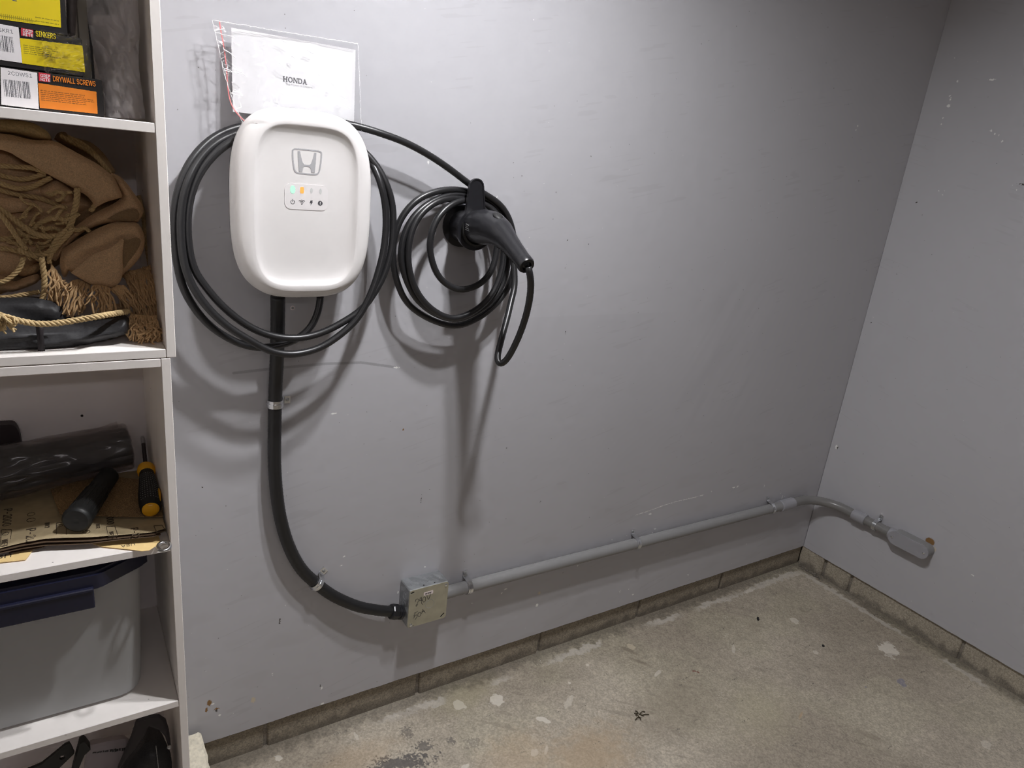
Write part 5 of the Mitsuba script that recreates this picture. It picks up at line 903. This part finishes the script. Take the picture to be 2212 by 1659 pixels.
bb = thing('black_bag', 'long folded black fabric bag with a strap, lying under the hammock', 'bag')
obj('body', pillow([(-2.5397, -0.2500, 1.1534), (-2.4890, -0.2500, 1.1522), (-2.4722, -0.2500, 1.1516), (-2.4498, -0.2500, 1.1481), (-2.4243, -0.2500, 1.1476), (-2.3898, -0.2500, 1.1487), (-2.3560, -0.2500, 1.1553), (-2.3388, -0.2500, 1.1577), (-2.3357, -0.2500, 1.1475), (-2.3377, -0.2500, 1.1345), (-2.3491, -0.2500, 1.1285), (-2.3738, -0.2500, 1.1224), (-2.4039, -0.2500, 1.1154), (-2.4272, -0.2500, 1.1110), (-2.4498, -0.2500, 1.1105), (-2.4715, -0.2500, 1.1129), (-2.5440, -0.2500, 1.1151)], .024, .022, .09, .004, wr=.008, wr_dir=(1, .13), wr_len=(.12, .009), seed=21), 'mat_nylon', bb, smooth=True)
obj('inner_fold', pillow([(-2.5193, -0.2150, 1.1782), (-2.4661, -0.2150, 1.1787), (-2.4419, -0.2150, 1.1770), (-2.4175, -0.2150, 1.1682), (-2.4116, -0.2150, 1.1540), (-2.4003, -0.2150, 1.1479), (-2.3890, -0.2150, 1.1389), (-2.4249, -0.2150, 1.1345), (-2.5236, -0.2150, 1.1383)], .015, .02, .06, .005, wr=.006, wr_dir=(1, -.3), wr_len=(.05, .015), seed=22), 'mat_nylon', bb, smooth=True)
obj('strap', pillow([(-2.4491, -0.2790, 1.1566), (-2.4391, -0.2790, 1.1553), (-2.4414, -0.2790, 1.1413), (-2.4413, -0.2790, 1.1188), (-2.4495, -0.2790, 1.1185), (-2.4490, -0.2790, 1.1363)], .003, .003, .004, .003, curve=False), 'mat_strap', bb, smooth=True)

# ---------------------------------------------------------------- lower compartment: sandpaper, roll in plastic, mallet, screwdriver, case
front_px = [(-2.5853, -0.2613, 0.8135), (-2.5226, -0.2483, 0.8135), (-2.4946, -0.2464, 0.8145), (-2.4657, -0.2487, 0.8155), (-2.4124, -0.2653, 0.8160), (-2.3757, -0.2713, 0.8160), (-2.3255, -0.2834, 0.8165), (-2.3005, -0.2790, 0.8170)]
fp = np.array(front_px); xg = np.linspace(-2.62, -2.3065, 60)
def paper(dz, push, back=-.035, m='mat_sand_paper', label=None, x1=-2.3065, seed=0, group=None):
    xs_ = np.linspace(-2.62, x1, 60); yf = np.interp(xs_, fp[:, 0], fp[:, 1]) - push
    zf = np.interp(xs_, fp[:, 0], fp[:, 2])
    G = np.array([[[x, y0 * (1 - t) + back * t, (z0 + dz) * (1 - t) + (.8085 + dz) * t + .0012 * math.sin(x * 30 + seed) * (1 - t)] for x, y0, z0 in zip(xs_, yf, zf)] for t in np.linspace(0, 1, 14)])
    return obj('sandpaper', sheet(G, .0004), m, smooth=True, label=label, cat='sandpaper', group=group)
sp = paper(0, 0, label='tan sandpaper sheet printed P-2000, uppermost of the sheets on the lower shelf')
paper(-.0040, .004, m='mat_sand_dark', label='dark brown sandpaper sheet directly under the tan P-2000 sheet', seed=1)
paper(-.0070, .006, m='mat_sand_dark', label='lowest dark sandpaper sheet, just above the yellow sheets', x1=-2.315, seed=2.2)
def onz(P, z, th): return ext(Polygon([(p[0], p[1]) for p in P]), th, frame((0, 0, z), (1, 0, 0), (0, 1, 0)))
def ink(P, s, h, u, v, z, m='mat_sand_ink', parent=None, bold=False, depth=.0006): return obj('print', text(s, h, frame((P[0], P[1], z), u, v), depth, bold), m, parent, smooth=False)
DN, RT = (0, -1, 0), (1, 0, 0)
def zs(P): # height of the upper sheet below the print
    y0 = np.interp(P[0], fp[:, 0], fp[:, 1]); z0 = np.interp(P[0], fp[:, 0], fp[:, 2]); t = (P[1] - y0) / (-.035 - y0)
    return z0 * (1 - t) + .8085 * t + .0012 * math.sin(P[0] * 30) * (1 - t)
def outline(P, w=.0006): return Polygon([(p[0], p[1]) for p in P]).buffer(.003).buffer(-.002).exterior.buffer(w)
for P, s, h in (((-2.5227, -0.1204, 0.8140), 'P-2000', .0115), ((-2.5212, -0.2250, 0.8140), 'WET', .0075), ((-2.4913, -0.2054, 0.8140), 'P-20', .0125), ((-2.4675, -0.1969, 0.8140), 'NV2', .0062), ((-2.3845, -0.1998, 0.8150), '2000', .0095), ((-2.3544, -0.2586, 0.8150), 'P-2', .0105), ((-2.4001, -0.2268, 0.8150), 'NV2', .0052), ((-2.3837, -0.2590, 0.8150), 'WET', .0055)):
    ink(P, s, h, (0, -1, .012), RT, zs(P) + .0011, parent=sp)
for P in ([(-2.5216, -0.2442, 0.8140), (-2.5218, -0.1933, 0.8140), (-2.5113, -0.1975, 0.8140), (-2.5115, -0.2455, 0.8140)], [(-2.4522, -0.2499, 0.8155), (-2.4510, -0.2046, 0.8155), (-2.4406, -0.2056, 0.8155), (-2.4409, -0.2515, 0.8155)], [(-2.3845, -0.2713, 0.8155), (-2.3857, -0.2410, 0.8155), (-2.3757, -0.2435, 0.8155), (-2.3741, -0.2740, 0.8155)], [(-2.3194, -0.2865, 0.8160), (-2.3210, -0.2660, 0.8160), (-2.3112, -0.2683, 0.8160), (-2.3089, -0.2876, 0.8160)]):
    q = np.mean(P, 0); obj('print', ext(outline(P, .0004), .0006, frame((0, 0, zs(q) + .0004), (1, 0, 0), (0, 1, 0))), 'mat_sand_ink', sp, smooth=False)
for P, r in (((-2.4859, -0.1555, 0.8140), .0055), ((-2.4857, -0.1759, 0.8140), .0060), ((-2.4136, -0.2479, 0.8155), .0050), ((-2.5173, -0.2067, 0.8140), .0045), ((-2.4481, -0.2134, 0.8155), .0040)):
    g = Point(P[0], P[1]).buffer(r); obj('print', ext(g.difference(g.buffer(-.0007)), .0006, frame((0, 0, zs(P) + .0004), (1, 0, 0), (0, 1, 0))), 'mat_sand_ink', sp, smooth=False)
obj('sandpaper', onz([(-2.4590, -0.0878, 0.8190), (-2.4472, -0.1799, 0.8190), (-2.3780, -0.2147, 0.8190), (-2.3062, -0.2442, 0.8190), (-2.2919, -0.1154, 0.8190), (-2.3957, -0.0489, 0.8190)], .8180, .0012), 'mat_sand_grit', smooth=False, label='torn piece of coarse sandpaper, grit side up, under the black handle', cat='sandpaper')
yel = [([(-2.5854, -0.2779, 0.8004), (-2.5880, -0.2486, 0.8004), (-2.5237, -0.2522, 0.8004), (-2.5016, -0.2452, 0.8004), (-2.4798, -0.2362, 0.8004), (-2.4838, -0.2457, 0.8004), (-2.4888, -0.2626, 0.8004), (-2.4926, -0.2717, 0.8004), (-2.5066, -0.2698, 0.8004), (-2.5231, -0.2668, 0.8004)], 'torn yellow sandpaper printed USA at the left, on the lower shelf edge', (-2.5089, -0.2463, 0.8004), .0105),
       ([(-2.4546, -0.2013, 0.8004), (-2.4236, -0.2404, 0.8004), (-2.3955, -0.2734, 0.8004), (-2.3598, -0.2965, 0.8004), (-2.3444, -0.3084, 0.8004), (-2.3344, -0.3097, 0.8004), (-2.3244, -0.3010, 0.8004), (-2.3162, -0.2868, 0.8004), (-2.3169, -0.2593, 0.8004)], 'torn yellow sandpaper printed USA at the right, on the lower shelf edge', (-2.3507, -0.2801, 0.8004), .0070)]
for P, lab, Q, h in yel:
    k = obj('sandpaper', onz(P, .8000, .0006), 'mat_sand_yellow', smooth=False, label=lab, cat='sandpaper')
    ink(Q, 'USA', h, (-1, 0, 0), (0, -1, 0), .8006, parent=k, depth=.0003)
obj('sandpaper', onz([(-2.5137, -0.2106, 0.8025), (-2.4815, -0.2236, 0.8025), (-2.4691, -0.2257, 0.8025), (-2.4674, -0.2407, 0.8025), (-2.4697, -0.2481, 0.8025), (-2.4813, -0.2489, 0.8025), (-2.5125, -0.2483, 0.8025)], .8020, .0008), 'mat_sand_dark', smooth=False, label='brown sandpaper corner peeping out between the tan sheet and the left yellow sheet', cat='sandpaper')

rl = thing('plastic_roll', 'black roll inside a wrinkled grey plastic sleeve on the lower shelf', 'roll')
A0, A1 = np.array((-2.60, -.105, .858)), np.array((-2.338, -.062, .872))
ax_ = spline([A0, (A0 + A1) / 2 + [0, 0, .002], A1], .004)
obj('core', tube(ax_, .034, 28), 'mat_black_matte', rl, smooth=30)
t_, N_, B_ = frames(ax_); s_ = np.linspace(0, 1, len(ax_)); aa = np.linspace(0, 2 * math.pi, 72)
rad = np.zeros((len(ax_), 72)); 
qx = np.stack(np.broadcast_arrays(s_[:, None] * 4 + np.sin(aa)[None] * .7, np.cos(aa)[None] * 3.5 + s_[:, None] * 1.2, np.sin(aa)[None] * 3.5), -1)
ridge = 1 - np.abs(2 * meshkit.fbm(qx, 3, 31) - 1) * 2
rad = .0385 + .0075 * ridge * (.5 + .5 * (1 - s_)[:, None]) + .012 * (np.clip(.22 - s_, 0, 1) / .22)[:, None]
rad = np.minimum(rad, .0480); V = ax_[:, None] + rad[..., None] * (np.cos(aa)[None, :, None] * N_[:, None] + np.sin(aa)[None, :, None] * B_[:, None])
V[..., 2] = np.maximum(V[..., 2], .8205); V[..., 1] = np.minimum(V[..., 1], -.0125)
obj('sleeve', open_sheet(V), 'mat_film_grey', rl, smooth=True)
endf = np.array([[np.array(a) * (1 - t) + np.array(b) * t for t in np.linspace(0, 1, 8)] for a, b in zip(spline([(-2.4244, -0.0700, 0.9077), (-2.3901, -0.0680, 0.9128), (-2.3630, -0.0640, 0.9192), (-2.3527, -0.0600, 0.9208)], .006), spline([(-2.4190, -0.0950, 0.9003), (-2.3818, -0.0900, 0.9000), (-2.3487, -0.0820, 0.8957), (-2.3270, -0.0740, 0.8859)], .006))])
obj('sleeve_end', open_sheet(endf), 'mat_film_grey', rl, smooth=True)
ml = thing('tool_handle', 'ribbed black rubber tool handle lying on the sandpaper, round end towards the room', 'handle')
E0, E1_ = np.array((-2.4263, -.2520, .8400)), np.array((-2.3740, -.1180, .8440))
dx = (E1_ - E0) / np.linalg.norm(E1_ - E0); Mh = frame(E0, np.cross(dx, [0, 0, 1]), np.cross(np.cross(dx, [0, 0, 1]), dx)); 
Mh = frame(E0, np.cross([0, 0, 1], dx), np.cross(dx, np.cross([0, 0, 1], dx)))
obj('grip', lathe([(0, .0006), (.004, .0006), (.005, 0), (.0175, .0003), (.0205, .003), (.0212, .008), (.0200, .012), (.0185, .05), (.0165, .10), (.0160, .145), (0, .145)], Mh, 36), 'mat_rubber', ml, smooth=40)
rb = [tube([Mh[:3, 3] + Mh[:3, 2] * .018 + (Mh[:3, 0] * math.cos(q) + Mh[:3, 1] * math.sin(q)) * .0194, Mh[:3, 3] + Mh[:3, 2] * .09 + (Mh[:3, 0] * math.cos(q) + Mh[:3, 1] * math.sin(q)) * .0172], .0009, 5) for q in np.arange(18) / 18 * 6.283]
obj('rib', cat(*rb), 'mat_rubber', ml, smooth=True)

sd = thing('screwdriver', 'yellow and black screwdriver with a dotted grip, beside the right shelf panel', 'screwdriver')
E = np.array((-2.3232, -.2440, .8325)); Tq = np.array((-2.3105, -.0160, .8665)); dx = (Tq - E) / np.linalg.norm(Tq - E)
Ms = frame(E, np.cross([0, 0, 1], dx), np.cross(dx, np.cross([0, 0, 1], dx)))
obj('grip', lathe([(.0, .003), (.0115, .003), (.0150, .008), (.0165, .022), (.0162, .045), (.0138, .075), (.0120, .100), (.0112, .112), (0, .112)], Ms, 36), 'mat_black_matte', sd, smooth=40)
cap = trimesh.creation.icosphere(3, 1.0); cap.vertices *= [.0130, .0130, .0060]; cap.apply_translation((0, 0, .0045)); cap.apply_transform(Ms)
obj('end_cap', cap, 'mat_driver_yellow', sd, smooth=True)
obj('collar', lathe([(.0108, .108), (.0140, .112), (.0148, .119), (.0132, .127), (.0105, .129), (.004, .130), (0, .130)], Ms, 30), 'mat_driver_yellow', sd, smooth=40)
obj('shaft', lathe([(0, .128), (.0033, .128), (.0033, .226), (.0024, .230), (0, .230)], Ms, 18), 'mat_case', sd, smooth=40)
obj('tip', lathe([(0, .206), (.0036, .206), (.0036, .222), (.0030, .2315), (0, .2315)], Ms, 12), 'mat_steel', sd, smooth=30)
dots = []
for j in range(9):
    for k in range(13):
        q = math.radians(40 + j * 14.0); z_ = .020 + k * .0062; r_ = np.interp(z_, [.008, .022, .045, .075, .1], [.0150, .0165, .0162, .0138, .0120])
        c = Ms @ np.array([r_ * math.cos(q), r_ * math.sin(q), z_, 1]); d = trimesh.creation.icosphere(0, .0008); d.apply_translation(c[:3]); dots.append(d)
obj('grip_dots', cat(*dots), 'mat_label_grey', sd, smooth=True, kind='stuff')
fin = trimesh.creation.icosphere(2, 1.0); fin.vertices *= [.0024, .0050, .0180]; fin.apply_translation((-.0150, .006, .034)) ; 
fin.apply_transform(Ms)
obj('inlay', fin, 'mat_driver_yellow', sd, smooth=True)

obj('black_case', ext(Polygon([(p[0], p[2]) for p in spline([(-2.5750, -0.0300, 0.9240), (-2.5203, -0.0300, 0.9230), (-2.5040, -0.0300, 0.9219), (-2.4983, -0.0300, 0.9145), (-2.4951, -0.0300, 0.9005), (-2.4945, -0.0300, 0.8790), (-2.4946, -0.0300, 0.8574)], .003)] + [(-2.480, .8160), (-2.58, .8160)]).buffer(0), .020, wallA(0, .013, 0)), 'mat_case', smooth=30,
    label='black rounded plastic case standing at the back behind the roll', cat='case')
tor = trimesh.creation.torus(.0085, .0026, 32, 12); tor.vertices *= [1, 1.15, 1]; P = (-2.3123, -0.3104, 0.8030); tor.apply_transform(trimesh.transformations.rotation_matrix(.18, [1, 0, 0])); tor.apply_translation((P[0] - .001, P[1] + .002, .8020))
obj('metal_ring', tor, 'mat_zinc', smooth=True, label='small shiny metal ring at the front right corner of the lower shelf', cat='ring')

# ---------------------------------------------------------------- storage bin
sb = thing('storage_bin', 'translucent grey plastic storage bin with a navy lid on the second shelf from the bottom', 'bin')
def rr3(x0, x1, y0, y1, r, z, k=10):
    p = rrect(x1 - x0, y1 - y0, r, (x0 + x1) / 2, (y0 + y1) / 2).exterior; s = np.linspace(0, p.length, 96, endpoint=False)
    return np.array([[*p.interpolate(v).coords[0], z] for v in s])
rs = [rr3(-2.735, -2.3640, -.244, -.040, .030, .4903), rr3(-2.745, -2.3545, -.2540, -.032, .034, .4960), rr3(-2.747, -2.3525, -.2555, -.030, .034, .5060), rr3(-2.757, -2.3430, -.2700, -.022, .030, .7440)]
obj('tub', rings(rs, True, False), 'mat_bin', sb, smooth=40)
plan = Polygon([(-2.3335, -.020), (-2.3335, -.250), (-2.345, -.262), (-2.398, -.2955), (-2.408, -.2990), (-2.690, -.2990), (-2.70, -.2955), (-2.755, -.262), (-2.766, -.250), (-2.766, -.020)])
lid = obj('lid', cat(ext(plan, .024, frame((0, 0, .7445), (1, 0, 0), (0, 1, 0))), ext(plan.buffer(-.004), .005, frame((0, 0, .7685), (1, 0, 0), (0, 1, 0)))), 'mat_bin_lid', sb, smooth=25)
obj('latch', cat(bx(-2.640, -2.4115, -.3040, -.2985, .7140, .7470, .0015), bx(-2.640, -2.4115, -.3060, -.298, .7440, .7500, .0015)), 'mat_bin_lid', lid, smooth=25)

# ---------------------------------------------------------------- bottom compartment: black bag with strap, paper packet, black metal pieces
kb = thing('strap_bag', 'black bag with a wide black carrying strap in the bottom right of the lower unit', 'bag')
obj('body', pillow([(-2.3829, -0.2350, 0.3283), (-2.3723, -0.2350, 0.3413), (-2.3644, -0.2350, 0.3502), (-2.3539, -0.2350, 0.3598), (-2.3350, -0.2350, 0.3594), (-2.3227, -0.2350, 0.3475), (-2.3159, -0.2350, 0.3261), (-2.3135, -0.2350, 0.3027), (-2.3138, -0.2350, 0.2652), (-2.3170, -0.2350, 0.0684), (-2.3211, -0.2350, -0.0353), (-2.4133, -0.2350, 0.0248), (-2.3976, -0.2350, 0.2883)], .03, .04, .10, .006), 'mat_nylon', kb, smooth=True)
obj('strap', pillow([(-2.3669, -0.2500, 0.4316), (-2.3492, -0.2500, 0.4344), (-2.3309, -0.2500, 0.4302), (-2.3204, -0.2500, 0.4153), (-2.3164, -0.2500, 0.3907), (-2.3143, -0.2500, 0.3485), (-2.3198, -0.2500, 0.3546), (-2.3233, -0.2500, 0.3759), (-2.3314, -0.2500, 0.3928), (-2.3474, -0.2500, 0.4090), (-2.3550, -0.2500, 0.3918), (-2.3672, -0.2500, 0.3709), (-2.3827, -0.2500, 0.3551), (-2.3933, -0.2500, 0.3389), (-2.3999, -0.2500, 0.2681), (-2.4105, -0.2500, 0.2736), (-2.4003, -0.2500, 0.3422), (-2.3890, -0.2500, 0.3704), (-2.3764, -0.2500, 0.4013)], .003, .004, .004, .003, curve=False), 'mat_strap', kb, smooth=True)
obj('zip', tube(spline([(-2.3400, -0.2680, 0.3778), (-2.3391, -0.2680, 0.3535), (-2.3384, -0.2680, 0.3280), (-2.3382, -0.2680, 0.2915)], .004), .0008, 6), 'mat_label_grey', kb, smooth=True)
obj('buckle', trimesh.creation.icosphere(2, .004).apply_transform(trimesh.transformations.translation_matrix(np.array([(-2.3180, -0.2550, 0.3530), (-2.3180, -0.2550, 0.3528)][0]))), 'mat_zinc', kb, smooth=True)
pk = thing('paper_packet', 'grey paper packet with dark markings leaning at the back of the bottom shelf', 'packet')
obj('sheet', pillow([(-2.4435, -0.1600, 0.3247), (-2.4127, -0.1600, 0.3209), (-2.3825, -0.1600, 0.3147), (-2.3682, -0.1600, 0.2913), (-2.3588, -0.1600, 0.2679), (-2.3743, -0.1600, -0.0271), (-2.4707, -0.1600, 0.0325), (-2.4518, -0.1600, 0.2854)], .004, .006, .02, .005, curve=False), 'mat_grey_paper', pk, smooth=True)
rr_ = random.Random(5); mk2 = []
c0, c1 = [np.array(q) for q in [(-2.4350, -0.1648, 0.3088), (-2.3854, -0.1648, 0.2942)]]
for k in range(14):
    s = k / 13; p = c0 * (1 - s) + c1 * s; h = .0016 + .0055 * s; w_ = .0022
    mk2.append(sbox(p[0] - w_ * rr_.uniform(.5, 1), p[2] - h * rr_.uniform(.3, .6), p[0] + w_ * rr_.uniform(.3, 1), p[2] + h * rr_.uniform(.3, .7)))
obj('markings', ext(union_all(mk2), .0004, frame((0, -.1646, 0), (1, 0, 0), (0, 0, 1))), 'mat_marker', pk, smooth=False)
lev = Polygon([(p[0], p[2]) for p in [(-2.4738, -0.2200, 0.4011), (-2.4675, -0.2200, 0.4022), (-2.4656, -0.2200, 0.3966), (-2.4617, -0.2200, 0.3776), (-2.4888, -0.2200, 0.3532), (-2.5283, -0.2200, 0.2326), (-2.6044, -0.2200, 0.1308), (-2.6442, -0.2200, 0.1568), (-2.5291, -0.2200, 0.3727), (-2.5092, -0.2200, 0.3759)]])
hp = [(-2.4800, -0.2200, 0.3766), (-2.4799, -0.2200, 0.3766)][0]
obj('black_bracket', ext(lev.difference(Point(hp[0], hp[2]).buffer(.0042)), .006, wallA(0, .22, 0)), 'mat_black_matte', smooth=30, label='flat black metal bar with a round hole, leaning on the bottom shelf', cat='bracket')
obj('black_wedge', ext(Polygon([(p[0], p[2]) for p in [(-2.4526, -0.2300, 0.4084), (-2.4466, -0.2300, 0.4122), (-2.4430, -0.2300, 0.4058), (-2.4378, -0.2300, 0.3906), (-2.4476, -0.2300, 0.3822), (-2.4595, -0.2300, 0.3531), (-2.4864, -0.2300, 0.1826), (-2.5019, -0.2300, 0.0764), (-2.5266, -0.2300, 0.0925), (-2.5021, -0.2300, 0.1918), (-2.4676, -0.2300, 0.3527)]]), .018, wallA(0, .225, 0)), 'mat_black_matte', smooth=30, label='narrow black plastic tool part standing next to the holed black bar', cat='tool')
